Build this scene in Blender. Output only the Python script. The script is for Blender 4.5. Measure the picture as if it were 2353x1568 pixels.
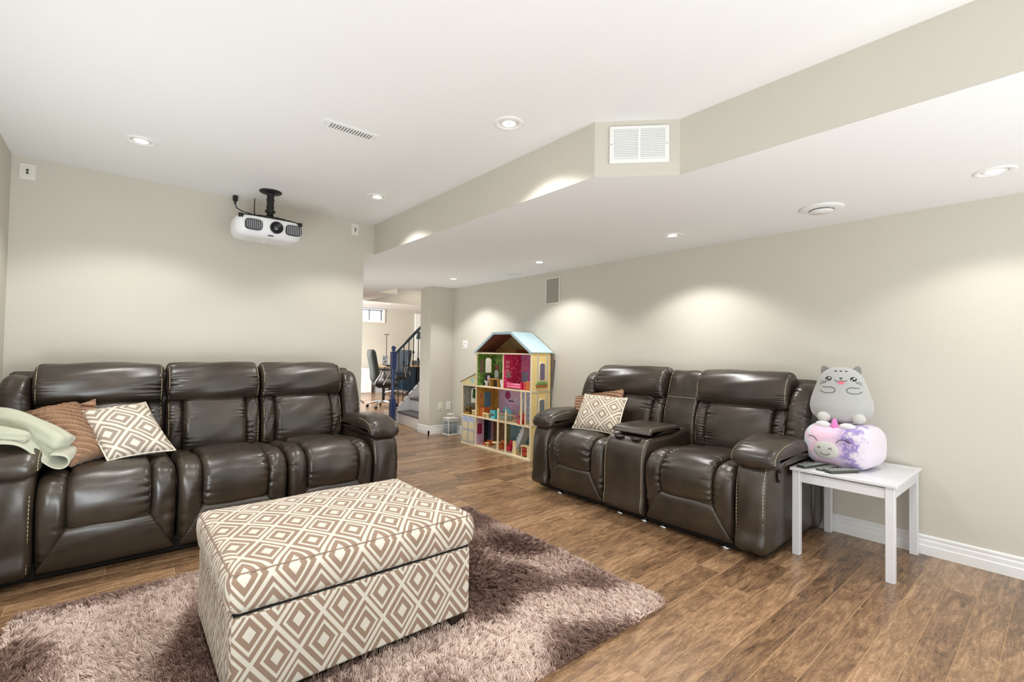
import bpy, math, random
import numpy as np
from mathutils import Vector, Matrix

random.seed(7)
RNG = np.random.default_rng(7)
for _o in list(bpy.data.objects):
    bpy.data.objects.remove(_o)
SC = bpy.context.scene
COL = SC.collection

# ------------------------------------------------------------------ camera
YAW, PIT, ROL = 0.6996, 0.0232, 0.0156
CAMZ = 1.17
F_ = np.array([math.sin(YAW) * math.cos(PIT), math.cos(YAW) * math.cos(PIT), math.sin(PIT)])
R_ = np.array([math.cos(YAW), -math.sin(YAW), 0.0])
U_ = np.cross(R_, F_)
R2 = R_ * math.cos(ROL) + U_ * math.sin(ROL)
U2 = -R_ * math.sin(ROL) + U_ * math.cos(ROL)
cam = bpy.data.cameras.new('camera')
cam.sensor_fit = 'HORIZONTAL'
cam.sensor_width = 36.0
cam.lens = 1080.5 / 2353 * 36.0
cam.clip_start = 0.05
camo = bpy.data.objects.new('camera', cam)
COL.objects.link(camo)
camo.matrix_world = Matrix(((R2[0], U2[0], -F_[0], 0), (R2[1], U2[1], -F_[1], 0), (R2[2], U2[2], -F_[2], CAMZ), (0, 0, 0, 1)))
SC.camera = camo

# ------------------------------------------------------------------ exposure, world, large lights
SC.view_settings.view_transform = 'Standard'
SC.view_settings.look = 'None'
SC.view_settings.gamma = 1.0
SC.view_settings.use_curve_mapping = False
SC.view_settings.exposure = 0.0
W = bpy.data.worlds.new('world')
SC.world = W
W.use_nodes = True
W.node_tree.nodes['Background'].inputs[0].default_value = (0.75, 0.85, 1.0, 1)
W.node_tree.nodes['Background'].inputs[1].default_value = 1.0
SC.cycles.max_bounces = 10
SC.cycles.diffuse_bounces = 6
SC.cycles.sample_clamp_indirect = 6.0
SC.cycles.use_denoising = True


def area(name, loc, target, sx, sy, power, color=(1, 1, 1)):
    l = bpy.data.lights.new(name, 'AREA')
    l.shape = 'RECTANGLE'
    l.size, l.size_y, l.energy, l.color = sx, sy, power, color
    o = bpy.data.objects.new(name, l)
    COL.objects.link(o)
    o.location = loc
    o.rotation_euler = (Vector(target) - Vector(loc)).to_track_quat('-Z', 'Y').to_euler()
    return o


area('rear_fill', (1.7, -2.0, 1.45), (2.0, 3.0, 1.6), 3.0, 1.2, 15, (0.87, 0.945, 1.0))  # added soft fill behind the camera; the back wall has no opening
area('uplight_fill_rear', (1.5, -1.2, 0.30), (1.6, -0.35, 2.37), 3.2, 1.0, 64, (0.87, 0.945, 1.0))  # added uplight behind the camera to brighten the ceiling
area('uplight_fill_left', (-0.42, 1.2, 0.30), (0.10, 1.45, 2.37), 3.4, 0.20, 33, (0.87, 0.945, 1.0))  # added low strip along the left wall, lifts the ceiling
area('uplight_fill_side', (-0.475, 2.25, 0.95), (0.55, 3.3, 2.37), 0.09, 1.7, 22, (0.87, 0.945, 1.0))  # added out-of-view strip for the ceiling above the sofa
area('hall_fill', (1.95, 5.8, 0.5), (2.7, 5.6, 2.0), 1.6, 1.6, 20, (0.97, 0.985, 1.0))  # added fill hidden behind the sofa wall
area('office_fill', (2.6, 10.2, 1.4), (6.0, 11.0, 1.7), 2.0, 1.5, 205, (1.0, 0.985, 0.95))  # added fill that brightens the office walls, no fitting
SPOT_W = 58.0


def spot_data(watts, deg=124):
    """down-light beam: strongest straight down, weaker towards the rim of the cone"""
    l = bpy.data.lights.new('spot', 'SPOT')
    l.energy, l.spot_size, l.spot_blend, l.shadow_soft_size, l.color = watts, math.radians(deg), 0.34, 0.035, (1.0, 0.975, 0.94)
    l.use_nodes = True
    nt = l.node_tree
    em = nt.nodes['Emission']
    tc = nt.nodes.new('ShaderNodeTexCoord')
    sp = nt.nodes.new('ShaderNodeSeparateXYZ')
    nt.links.new(tc.outputs['Normal'], sp.inputs[0])
    a = nt.nodes.new('ShaderNodeMath')
    a.operation = 'ABSOLUTE'
    nt.links.new(sp.outputs['Z'], a.inputs[0])
    p = nt.nodes.new('ShaderNodeMath')
    p.operation = 'POWER'
    nt.links.new(a.outputs[0], p.inputs[0])
    p.inputs[1].default_value = 1.7
    nt.links.new(p.outputs[0], em.inputs['Strength'])
    return l


# ------------------------------------------------------------------ materials
MATS = {}


def s2l(c):
    return tuple(((x / 255) / 12.92 if x / 255 <= 0.04045 else ((x / 255 + 0.055) / 1.055) ** 2.4) for x in c)


def new_mat(name):
    m = bpy.data.materials.new(name)
    m.use_nodes = True
    nt = m.node_tree
    return m, nt, nt.nodes['Principled BSDF']


def mat(name, rgb, rough=0.5, metal=0.0, noise=0.0, nscale=8.0, bump=0.0, bscale=60.0, spec=0.5, coat=0.0, emit=0.0, sheen=0.0, trans=0.0):
    """rgb in sRGB 0-255"""
    if name in MATS:
        return MATS[name]
    m, nt, b = new_mat(name)
    c = s2l(rgb)
    b.inputs['Base Color'].default_value = (*c, 1)
    b.inputs['Roughness'].default_value = rough
    b.inputs['Metallic'].default_value = metal
    b.inputs['Specular IOR Level'].default_value = spec
    b.inputs['Coat Weight'].default_value = coat
    b.inputs['Sheen Weight'].default_value = sheen
    b.inputs['Transmission Weight'].default_value = trans
    if emit:
        b.inputs['Emission Color'].default_value = (*c, 1)
        b.inputs['Emission Strength'].default_value = emit
    tc = nt.nodes.new('ShaderNodeTexCoord')
    n = nt.nodes.new('ShaderNodeTexNoise')
    n.inputs['Scale'].default_value = nscale
    n.inputs['Detail'].default_value = 4
    nt.links.new(tc.outputs['Object'], n.inputs['Vector'])
    r = nt.nodes.new('ShaderNodeMapRange')
    r.inputs['To Min'].default_value = 1 - noise - 0.01
    r.inputs['To Max'].default_value = 1 + noise + 0.01
    nt.links.new(n.outputs['Fac'], r.inputs['Value'])
    mx = nt.nodes.new('ShaderNodeMix')
    mx.data_type = 'RGBA'
    mx.blend_type = 'MULTIPLY'
    mx.inputs['Factor'].default_value = 1
    mx.inputs['A'].default_value = (*c, 1)
    nt.links.new(r.outputs['Result'], mx.inputs['B'])
    nt.links.new(mx.outputs['Result'], b.inputs['Base Color'])
    if bump:
        n2 = nt.nodes.new('ShaderNodeTexNoise')
        n2.inputs['Scale'].default_value = bscale
        n2.inputs['Detail'].default_value = 3
        nt.links.new(tc.outputs['Object'], n2.inputs['Vector'])
        bp = nt.nodes.new('ShaderNodeBump')
        bp.inputs['Strength'].default_value = bump
        bp.inputs['Distance'].default_value = 0.01
        nt.links.new(n2.outputs['Fac'], bp.inputs['Height'])
        nt.links.new(bp.outputs['Normal'], b.inputs['Normal'])
    MATS[name] = m
    return m


class NB:
    """tiny node helper: scalar maths on sockets"""

    def __init__(s, nt):
        s.nt = nt

    def m(s, op, a, b=None, c=None):
        n = s.nt.nodes.new('ShaderNodeMath')
        n.operation = op
        for i, v in enumerate((a, b, c)):
            if v is None:
                continue
            if isinstance(v, (int, float)):
                n.inputs[i].default_value = v
            else:
                s.nt.links.new(v, n.inputs[i])
        return n.outputs[0]

    def node(s, t, **kw):
        n = s.nt.nodes.new(t)
        for k, v in kw.items():
            if k in n.inputs:
                if isinstance(v, (int, float, tuple)):
                    n.inputs[k].default_value = v
                else:
                    s.nt.links.new(v, n.inputs[k])
            else:
                setattr(n, k, v)
        return n

    def mix(s, f, a, b, blend='MIX'):
        n = s.nt.nodes.new('ShaderNodeMix')
        n.data_type = 'RGBA'
        n.blend_type = blend
        for k, v in (('Factor', f), ('A', a), ('B', b)):
            if isinstance(v, (int, float)):
                n.inputs[k].default_value = v if k == 'Factor' else (v, v, v, 1)
            elif isinstance(v, tuple):
                n.inputs[k].default_value = (*v, 1) if len(v) == 3 else v
            else:
                s.nt.links.new(v, n.inputs[k])
        return n.outputs['Result']


WALL = mat('wall_paint', (205, 201, 190), 0.75, noise=0.015, nscale=1.2, bump=0.04, bscale=220, spec=0.3)
CEIL = mat('ceiling_paint', (238, 238, 237), 0.85, noise=0.008, nscale=1.0, bump=0.03, bscale=180, spec=0.2)
TRIM = mat('white_trim', (238, 239, 240), 0.35, noise=0.01, nscale=5)
WHITE = mat('white_plastic', (236, 237, 236), 0.4, noise=0.01)
PLATE = mat('plate_plastic', (226, 224, 214), 0.45, noise=0.01)
BLACK = mat('black_plastic', (16, 16, 17), 0.45, noise=0.05)
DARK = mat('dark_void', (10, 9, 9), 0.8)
STITCH = mat('cream_thread', (196, 180, 148), 0.8, noise=0.05, nscale=60)
CHROME = mat('chrome', (210, 212, 214), 0.2, metal=1.0)


def leather_mat():
    m, nt, b = new_mat('brown_leather')
    nb = NB(nt)
    tc = nb.node('ShaderNodeTexCoord')
    n = nb.node('ShaderNodeTexNoise', Scale=5.0, Detail=5.0, Vector=tc.outputs['Object'])
    cr = nb.node('ShaderNodeValToRGB')
    cr.color_ramp.elements[0].position = 0.3
    cr.color_ramp.elements[0].color = (*s2l((39, 32, 25)), 1)
    cr.color_ramp.elements[1].position = 0.75
    cr.color_ramp.elements[1].color = (*s2l((66, 56, 45)), 1)
    nt.links.new(n.outputs['Fac'], cr.inputs['Fac'])
    nt.links.new(cr.outputs['Color'], b.inputs['Base Color'])
    v = nb.node('ShaderNodeTexNoise', Scale=260.0, Detail=1.0, Vector=tc.outputs['Object'])
    n2 = nb.node('ShaderNodeTexNoise', Scale=20.0, Detail=2.0, Vector=tc.outputs['Object'])
    n5 = nb.node('ShaderNodeTexNoise', Scale=7.0, Detail=3.0, Distortion=1.6, Vector=tc.outputs['Object'])
    rid = nb.m('ABSOLUTE', nb.m('SUBTRACT', n5.outputs['Fac'], 0.5))
    rid = nb.m('MINIMUM', nb.m('MULTIPLY', rid, 9.0), 1.0)
    h = nb.m('ADD', nb.m('MULTIPLY', v.outputs['Fac'], 0.20), nb.m('ADD', nb.m('MULTIPLY', n2.outputs['Fac'], 0.3), nb.m('MULTIPLY', rid, 0.0)))
    bp = nb.node('ShaderNodeBump', Strength=0.36, Distance=0.006, Height=h)
    nt.links.new(bp.outputs['Normal'], b.inputs['Normal'])
    rr = nb.node('ShaderNodeMapRange', Value=n2.outputs['Fac'])
    rr.inputs['To Min'].default_value = 0.29
    rr.inputs['To Max'].default_value = 0.43
    nt.links.new(rr.outputs['Result'], b.inputs['Roughness'])
    b.inputs['Specular IOR Level'].default_value = 0.6
    b.inputs['Coat Weight'].default_value = 0.08
    b.inputs['Coat Roughness'].default_value = 0.25
    return m


LEATHER = leather_mat()


def wood_mat():
    m, nt, b = new_mat('laminate_wood')
    nb = NB(nt)
    geo = nb.node('ShaderNodeNewGeometry')
    oi = nb.node('ShaderNodeObjectInfo')
    rnd = nb.m('FRACT', nb.m('ADD', geo.outputs['Random Per Island'], oi.outputs['Random']))
    sep = nb.node('ShaderNodeSeparateXYZ', Vector=geo.outputs['Position'])
    x = nb.m('ADD', sep.outputs['X'], nb.m('MULTIPLY', rnd, 37.0))
    y = nb.m('ADD', sep.outputs['Y'], nb.m('MULTIPLY', rnd, 11.0))
    cmb = nb.node('ShaderNodeCombineXYZ', X=nb.m('MULTIPLY', x, 1.6), Y=nb.m('MULTIPLY', y, 7.0), Z=0.0)
    n1 = nb.node('ShaderNodeTexNoise', Scale=2.2, Detail=8.0, Roughness=0.66, Distortion=1.8, Vector=cmb.outputs[0])
    cmb2 = nb.node('ShaderNodeCombineXYZ', X=nb.m('MULTIPLY', x, 5.0), Y=nb.m('MULTIPLY', y, 60.0), Z=0.0)
    n2 = nb.node('ShaderNodeTexNoise', Scale=1.6, Detail=3.0, Roughness=0.6, Vector=cmb2.outputs[0])
    cmb3 = nb.node('ShaderNodeCombineXYZ', X=nb.m('MULTIPLY', x, 9.0), Y=nb.m('MULTIPLY', y, 17.0), Z=0.0)
    n3 = nb.node('ShaderNodeTexNoise', Scale=2.6, Detail=7.0, Roughness=0.7, Distortion=3.0, Vector=cmb3.outputs[0])
    f = nb.m('ADD', nb.m('MULTIPLY', n1.outputs['Fac'], 0.50), nb.m('ADD', nb.m('MULTIPLY', n2.outputs['Fac'], 0.26), nb.m('MULTIPLY', n3.outputs['Fac'], 0.34)))
    f = nb.m('ADD', f, nb.m('MULTIPLY', nb.m('SUBTRACT', rnd, 0.5), 0.12))
    cr = nb.node('ShaderNodeValToRGB')
    e = cr.color_ramp.elements
    e[0].position, e[0].color = 0.40, (*s2l((78, 58, 44)), 1)
    e[1].position, e[1].color = 0.74, (*s2l((198, 165, 130)), 1)
    k = cr.color_ramp.elements.new(0.52)
    k.color = (*s2l((126, 97, 71)), 1)
    k = cr.color_ramp.elements.new(0.62)
    k.color = (*s2l((158, 125, 94)), 1)
    nt.links.new(f, cr.inputs['Fac'])
    nt.links.new(cr.outputs['Color'], b.inputs['Base Color'])
    bp = nb.node('ShaderNodeBump', Strength=0.25, Distance=0.004, Height=nb.m('ADD', n3.outputs['Fac'], n1.outputs['Fac']))
    nt.links.new(bp.outputs['Normal'], b.inputs['Normal'])
    b.inputs['Roughness'].default_value = 0.20
    b.inputs['Specular IOR Level'].default_value = 0.5
    return m


WOOD = wood_mat()
SEAM = mat('plank_seam', (188, 154, 116), 0.6, noise=0.05)


def diamond_mat(name, cw, ch, brown, cream, mode='UV', ox=0.0, oy=0.0, shift=0.03):
    m, nt, b = new_mat(name)
    nb = NB(nt)
    tc = nb.node('ShaderNodeTexCoord')
    sep = nb.node('ShaderNodeSeparateXYZ', Vector=tc.outputs['UV'])
    X = nb.m('DIVIDE', nb.m('ADD', sep.outputs['X'], ox), cw)
    Y = nb.m('DIVIDE', nb.m('ADD', sep.outputs['Y'], oy), ch)
    u = nb.m('ADD', X, Y)
    v = nb.m('SUBTRACT', X, Y)
    iu, iv = nb.m('FLOOR', u), nb.m('FLOOR', v)
    row = nb.m('FLOORED_MODULO', nb.m('SUBTRACT', iu, iv), 2.0)
    sgn = nb.m('SUBTRACT', nb.m('MULTIPLY', row, 2.0), 1.0)
    sh = nb.m('MULTIPLY', sgn, shift)
    p = nb.m('SUBTRACT', nb.m('SUBTRACT', u, iu), 0.5)
    q = nb.m('SUBTRACT', nb.m('SUBTRACT', v, iv), 0.5)
    dout = nb.m('MAXIMUM', nb.m('ABSOLUTE', p), nb.m('ABSOLUTE', q))
    din = nb.m('MAXIMUM', nb.m('ABSOLUTE', nb.m('SUBTRACT', p, sh)), nb.m('ABSOLUTE', nb.m('SUBTRACT', q, sh)))
    line = nb.m('GREATER_THAN', dout, 0.445)
    ring = nb.m('MULTIPLY', nb.m('GREATER_THAN', din, 0.272), nb.m('LESS_THAN', din, 0.345))
    cen = nb.m('LESS_THAN', din, 0.135)
    f = nb.m('MAXIMUM', nb.m('MAXIMUM', line, ring), cen)
    n = nb.node('ShaderNodeTexNoise', Scale=14.0, Detail=3.0, Vector=tc.outputs['Object'])
    br = nb.mix(n.outputs['Fac'], s2l(brown), s2l(tuple(min(255, c + 14) for c in brown)))
    colr = nb.mix(f, br, s2l(cream))
    nt.links.new(colr, b.inputs['Base Color'])
    b.inputs['Roughness'].default_value = 0.85
    b.inputs['Specular IOR Level'].default_value = 0.25
    b.inputs['Sheen Weight'].default_value = 0.15
    n2 = nb.node('ShaderNodeTexNoise', Scale=500.0, Detail=2.0, Vector=tc.outputs['Object'])
    n3 = nb.node('ShaderNodeTexNoise', Scale=9.0, Detail=2.0, Vector=tc.outputs['Object'])
    bp = nb.node('ShaderNodeBump', Strength=0.25, Distance=0.01, Height=nb.m('ADD', nb.m('MULTIPLY', n2.outputs['Fac'], 0.1), nb.m('MULTIPLY', n3.outputs['Fac'], 0.6)))
    nt.links.new(bp.outputs['Normal'], b.inputs['Normal'])
    return m


# ------------------------------------------------------------------ geometry helpers
class MB:
    """collects shapes in world space and links them as ONE mesh object"""

    def __init__(s, xf=None):
        s.v, s.f, s.sm, s.uv, s.mi = [], [], [], None, []
        s.xf = xf

    def add(s, vs, fs, smooth=False, mi=0):
        k = len(s.v)
        s.v.extend([tuple(map(float, p)) for p in vs])
        s.f.extend([tuple(int(i) + k for i in f) for f in fs])
        s.sm.extend([smooth] * len(fs))
        s.mi.extend([mi] * len(fs))
        return s

    def box(s, x0, x1, y0, y1, z0, z1, c=0.0, mi=0):
        """box, chamfered by c"""
        if c <= 0:
            vs = [(x, y, z) for z in (z0, z1) for y in (y0, y1) for x in (x0, x1)]
            fs = [(0, 2, 3, 1), (4, 5, 7, 6), (0, 1, 5, 4), (2, 6, 7, 3), (0, 4, 6, 2), (1, 3, 7, 5)]
            return s.add(vs, fs, mi=mi)
        lo, hi = (x0, y0, z0), (x1, y1, z1)
        c = min(c, *(0.45 * (hi[i] - lo[i]) for i in range(3)))
        vs, idx = [], {}
        for sx in (0, 1):
            for sy in (0, 1):
                for sz in (0, 1):
                    S = (sx, sy, sz)
                    for ax in range(3):
                        p = []
                        for i in range(3):
                            base = hi[i] if S[i] else lo[i]
                            if i != ax:
                                base += -c if S[i] else c
                            p.append(base)
                        idx[(S, ax)] = len(vs)
                        vs.append(p)
        fs = []
        for ax in range(3):
            a, b = (ax + 1) % 3, (ax + 2) % 3
            for sd in (0, 1):
                q = []
                for (u, v) in ((0, 0), (1, 0), (1, 1), (0, 1)):
                    S = [0, 0, 0]
                    S[ax], S[a], S[b] = sd, u, v
                    q.append(idx[(tuple(S), ax)])
                fs.append(tuple(q) if sd else tuple(q[::-1]))
            for u in (0, 1):
                for v in (0, 1):
                    S0, S1 = [0, 0, 0], [0, 0, 0]
                    S0[a] = S1[a] = u
                    S0[b] = S1[b] = v
                    S1[ax] = 1
                    S0, S1 = tuple(S0), tuple(S1)
                    q = (idx[(S0, a)], idx[(S1, a)], idx[(S1, b)], idx[(S0, b)])
                    fs.append(q if (u == v) else q[::-1])
        for S in [(i, j, k) for i in (0, 1) for j in (0, 1) for k in (0, 1)]:
            t = (idx[(S, 0)], idx[(S, 1)], idx[(S, 2)])
            fs.append(t if (sum(S) % 2) else t[::-1])
        return s.add(vs, fs, mi=mi)

    def cyl(s, p0, p1, r0, r1=None, n=16, caps=True, smooth=True, mi=0):
        r1 = r0 if r1 is None else r1
        p0, p1 = Vector(p0), Vector(p1)
        d = (p1 - p0).normalized()
        a = d.orthogonal().normalized()
        b = d.cross(a)
        vs = []
        for p, r in ((p0, r0), (p1, r1)):
            for i in range(n):
                t = 2 * math.pi * i / n
                vs.append(p + (a * math.cos(t) + b * math.sin(t)) * r)
        s.add(vs, [(i, (i + 1) % n, n + (i + 1) % n, n + i) for i in range(n)], smooth, mi)
        if caps:
            s.add(vs[:n], [tuple(range(n))[::-1]], False, mi)
            s.add(vs[n:], [tuple(range(n))], False, mi)
        return s

    def tube(s, pts, r, n=8, smooth=True, rr=None, mi=0):
        pts = [Vector(p) for p in pts]
        vs, fs = [], []
        a = None
        for i, p in enumerate(pts):
            d = (pts[min(i + 1, len(pts) - 1)] - pts[max(i - 1, 0)]).normalized()
            if a is None:
                a = d.orthogonal().normalized()
            a = (a - d * a.dot(d)).normalized()
            b = d.cross(a)
            R = rr[i] if rr else r
            for k in range(n):
                t = 2 * math.pi * k / n
                vs.append(p + (a * math.cos(t) + b * math.sin(t)) * R)
        for i in range(len(pts) - 1):
            for k in range(n):
                fs.append((i * n + k, i * n + (k + 1) % n, (i + 1) * n + (k + 1) % n, (i + 1) * n + k))
        s.add(vs, fs, smooth, mi)
        s.add(vs[:n], [tuple(range(n))[::-1]], False, mi)
        s.add(vs[-n:], [tuple(range(n))], False, mi)
        return s

    def lathe(s, c, prof, n=24, smooth=True, axis='Z', mi=0):
        """prof: (r, h) list"""
        vs, fs = [], []
        for r, h in prof:
            for k in range(n):
                t = 2 * math.pi * k / n
                a, b = r * math.cos(t), r * math.sin(t)
                q = {'Z': (a, b, h), 'Y': (a, h, -b), 'X': (h, a, b)}[axis]
                vs.append((c[0] + q[0], c[1] + q[1], c[2] + q[2]))
        m = len(prof)
        for i in range(m - 1):
            for k in range(n):
                fs.append((i * n + k, i * n + (k + 1) % n, (i + 1) * n + (k + 1) % n, (i + 1) * n + k))
        s.add(vs, fs, smooth, mi)
        if prof[0][0] > 1e-4:
            s.add(vs[:n], [tuple(range(n))[::-1]], False, mi)
        if prof[-1][0] > 1e-4:
            s.add(vs[-n:], [tuple(range(n))], False, mi)
        return s

    def ball(s, c, rx, ry=None, rz=None, n=20, m=12, M=None, mi=0):
        ry = rx if ry is None else ry
        rz = rx if rz is None else rz
        vs, fs = [], []
        for i in range(m + 1):
            a = math.pi * i / m
            for k in range(n):
                t = 2 * math.pi * k / n
                p = Vector((rx * math.sin(a) * math.cos(t), ry * math.sin(a) * math.sin(t), -rz * math.cos(a)))
                if M is not None:
                    p = M @ p
                vs.append(p + Vector(c))
        for i in range(m):
            for k in range(n):
                fs.append((i * n + k, i * n + (k + 1) % n, (i + 1) * n + (k + 1) % n, (i + 1) * n + k))
        return s.add(vs, fs, True, mi)

    def prism(s, poly, axis, a0, a1, smooth=False, mi=0):
        """2-D polygon extruded along an axis ('X': poly is (y,z); 'Y': (x,z); 'Z': (x,y))"""
        n = len(poly)

        def q(p, a):
            return {'X': (a, p[0], p[1]), 'Y': (p[0], a, p[1]), 'Z': (p[0], p[1], a)}[axis]
        vs = [q(p, a0) for p in poly] + [q(p, a1) for p in poly]
        s.add(vs, [(i, (i + 1) % n, n + (i + 1) % n, n + i) for i in range(n)], smooth, mi)
        s.add(vs, [tuple(range(n))[::-1], tuple(range(n, 2 * n))], False, mi)
        return s

    def build(s, name, m, parent=None, recalc=True, uvbox=False, uvs=None, mats=None):
        vs = s.v
        if s.xf is not None:
            vs = [tuple(s.xf @ Vector(p)) for p in vs]
        if parent is not None:
            o0 = ORIG.get(parent.name, (0, 0, 0))
            vs = [(p[0] - o0[0], p[1] - o0[1], p[2] - o0[2]) for p in vs]
        me = bpy.data.meshes.new(name)
        me.from_pydata(vs, [], s.f)
        me.polygons.foreach_set('use_smooth', s.sm)
        for mm in (mats or [m]):
            me.materials.append(mm)
        if mats:
            me.polygons.foreach_set('material_index', s.mi)
        if recalc:
            import bmesh
            bm = bmesh.new()
            bm.from_mesh(me)
            bmesh.ops.recalc_face_normals(bm, faces=bm.faces)
            bm.to_mesh(me)
            bm.free()
        if uvbox:
            ul = me.uv_layers.new(name='uv')
            for poly in me.polygons:
                nx, ny, nz = (abs(c) for c in poly.normal)
                for li in poly.loop_indices:
                    p = vs[me.loops[li].vertex_index]
                    if nz >= nx and nz >= ny:
                        ul.data[li].uv = (p[0], p[1])
                    elif ny >= nx:
                        ul.data[li].uv = (p[0], p[2])
                    else:
                        ul.data[li].uv = (p[1], p[2])
        if uvs is not None:
            ul = me.uv_layers.new(name='uv')
            for lp in me.loops:
                ul.data[lp.index].uv = uvs[lp.vertex_index]
        o = bpy.data.objects.new(name, me)
        COL.objects.link(o)
        if parent is not None:
            o.parent = parent
            ORIG[o.name] = ORIG.get(parent.name, (0, 0, 0))
        else:
            ORIG[o.name] = (0, 0, 0)
        return o


ORIG = {}


def thing(name, loc, label, cat, group=None):
    o = bpy.data.objects.new(name, None)
    o.empty_display_size = 0.05
    COL.objects.link(o)
    o.location = loc
    ORIG[o.name] = tuple(loc)
    o['label'] = label
    o['category'] = cat
    if group:
        o['group'] = group
    return o


def struct(o):
    o['kind'] = 'structure'
    return o


def ear(poly):
    return poly


# ------------------------------------------------------------------ room numbers
RX, SY, HC, LC = 3.738, 4.282, 2.366, 2.079
LX, SXE = -0.535, 1.764           # left wall, end of the sofa wall
BY = -2.2                          # back wall
FY = 12.95                         # far wall of the office
XF = 8.2

# floor base + planks
b = MB()
b.box(LX - 0.1, XF, BY - 0.1, FY + 0.1, -0.12, -0.0016)
floor = struct(b.build('floor', SEAM))
rows = []
k0 = int(math.floor((BY - 0.185) / 0.1155))
k1 = int(math.ceil((FY - 0.185) / 0.1155))
pr = random.Random(11)
planks = []
fixed = {7: [2.41, 2.87], 6: [1.925], 8: [2.865], 1: [3.265], 0: [3.265], 2: [2.96], 3: [2.70], 4: [2.39], 5: [2.58], 10: [2.53]}
for k in range(k0, k1):
    ya, yb = 0.185 + k * 0.1155, 0.185 + (k + 1) * 0.1155
    if ya < BY or yb > FY:
        continue
    xl, xr = (LX, RX) if yb < 5.79 else ((1.70, 3.36) if yb < 7.0 else (1.70, XF))
    if SY - 0.02 < yb < 5.79:
        xl = 1.70 if ya > SY + 0.1 else LX
    joints = fixed.get(k)
    xs = []
    x = (joints[0] if joints else pr.uniform(xl, xl + 1.0))
    st = x
    while x > xl:
        xs.append(x)
        x -= pr.choice((0.46, 0.61, 0.92, 1.22))
    x = st
    while x < xr:
        if x not in xs:
            xs.append(x)
        x += 0.46 if joints and len(joints) > 1 and x == joints[0] else pr.choice((0.46, 0.61, 0.92, 1.22))
    xs = sorted(q for q in xs if xl + 0.08 < q < xr - 0.08)
    xs = [xl] + xs + [xr]
    for a, c in zip(xs[:-1], xs[1:]):
        planks.append((a, c, ya, yb))


def plank_box(mb, a, c, ya, yb):
    g, h = 0.0013, 0.0008
    x0, x1, y0, y1 = a + g, c - g, ya + g, yb - g
    vs = [(x0, y0, -0.003), (x1, y0, -0.003), (x1, y1, -0.003), (x0, y1, -0.003),
          (x0, y0, -h), (x1, y0, -h), (x1, y1, -h), (x0, y1, -h),
          (x0 + h, y0 + h, 0), (x1 - h, y0 + h, 0), (x1 - h, y1 - h, 0), (x0 + h, y1 - h, 0)]
    fs = [(8, 9, 10, 11)]
    for o in (0, 4):
        for i in range(4):
            j = (i + 1) % 4
            fs.append((o + i, o + j, o + 4 + j, o + 4 + i))
    mb.add(vs, fs)


def shown(p):
    a, c, ya, yb = p
    best = 0.0
    for t in (0.1, 0.5, 0.9):
        P = np.array([a + (c - a) * t, (ya + yb) / 2, -CAMZ])
        d = P @ F_
        if d < 0.3:
            continue
        u, v = 1080 * (P @ R2) / d, 1080 * (P @ U2) / d
        X, Y = P[0], P[1]
        if abs(u) > 1230 or v < -830 or v > 800:
            continue
        if -0.25 < X < 1.95 and 1.3 < Y < 2.75:
            continue
        if Y > 3.3 and X < 1.6:
            continue
        if X > 3.0 and 1.2 < Y < 3.0:
            continue
        if Y > 4 and X < 0.409 * Y:
            continue
        best = max(best, (c - a) * (yb - ya) / d ** 3)
    return best


planks.sort(key=shown, reverse=True)
PM = {}
for p in planks[:296]:
    L = round(p[1] - p[0], 4)
    if L not in PM:
        b = MB()
        plank_box(b, 0, L, 0, 0.1155)
        me = bpy.data.meshes.new('plank')
        me.from_pydata(b.v, [], b.f)
        me.materials.append(WOOD)
        PM[L] = me
    o = bpy.data.objects.new('plank', PM[L])
    COL.objects.link(o)
    o.location = (p[0], p[2], 0)
    o.parent = floor
b = MB()
for p in planks[296:]:
    plank_box(b, *p)
o = b.build('planks', WOOD, floor, recalc=False)
o['kind'] = 'stuff'

# walls
T = 0.12


def wall(name, *boxes, m=None):
    b = MB()
    for q in boxes:
        b.box(*q)
    return struct(b.build(name, m or WALL))


wall('wall_left', (LX - T, LX, BY - T, SY, 0, HC + 0.1))
wall('wall_sofa_side', (LX - T, SXE, SY, SY + T, 0, HC + 0.1))
wall('wall_right', (RX, RX + T, BY - T, 5.78, 0, LC + 0.1))
wall('wall_pillar', (3.372, RX + T, 5.78, 6.075, 0, LC + 0.1))
wall('wall_stair_side', (3.40, XF, 5.97, 6.073, 0, 3.0))
wall('wall_hall_left', (1.58, 1.70, SY + T, FY, 0, HC + 0.1))
wall('wall_far', (1.58, XF, FY, FY + T, 0, HC + 0.1))
wall('wall_far_right', (XF, XF + T, 5.97, FY + T, 0, 3.0))
wall('wall_back', (LX - T, RX + T, BY - T, BY, 0, HC + 0.1))

# main ceiling and dropped ceiling
b = MB()
b.prism([(LX - T, BY - T), (2.158, BY - T), (2.158, 1.266), (1.863, 1.575), (1.863, SY + T), (LX - T, SY + T)], 'Z', HC, HC + 0.1)
struct(b.build('ceiling', CEIL))
b = MB()
b.prism([(2.162, BY - T), (RX + T, BY - T), (RX + T, 6.39), (3.155, 6.39), (3.155, 7.07), (3.485, 7.07), (3.485, 8.385), (1.58, 8.385), (1.58, SY + 0.004), (SXE, SY + 0.004), (1.867, SY + 0.004), (1.867, 1.577), (2.162, 1.268)], 'Z', LC, LC + 0.05)
struct(b.build('ceiling_dropped', CEIL))
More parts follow.
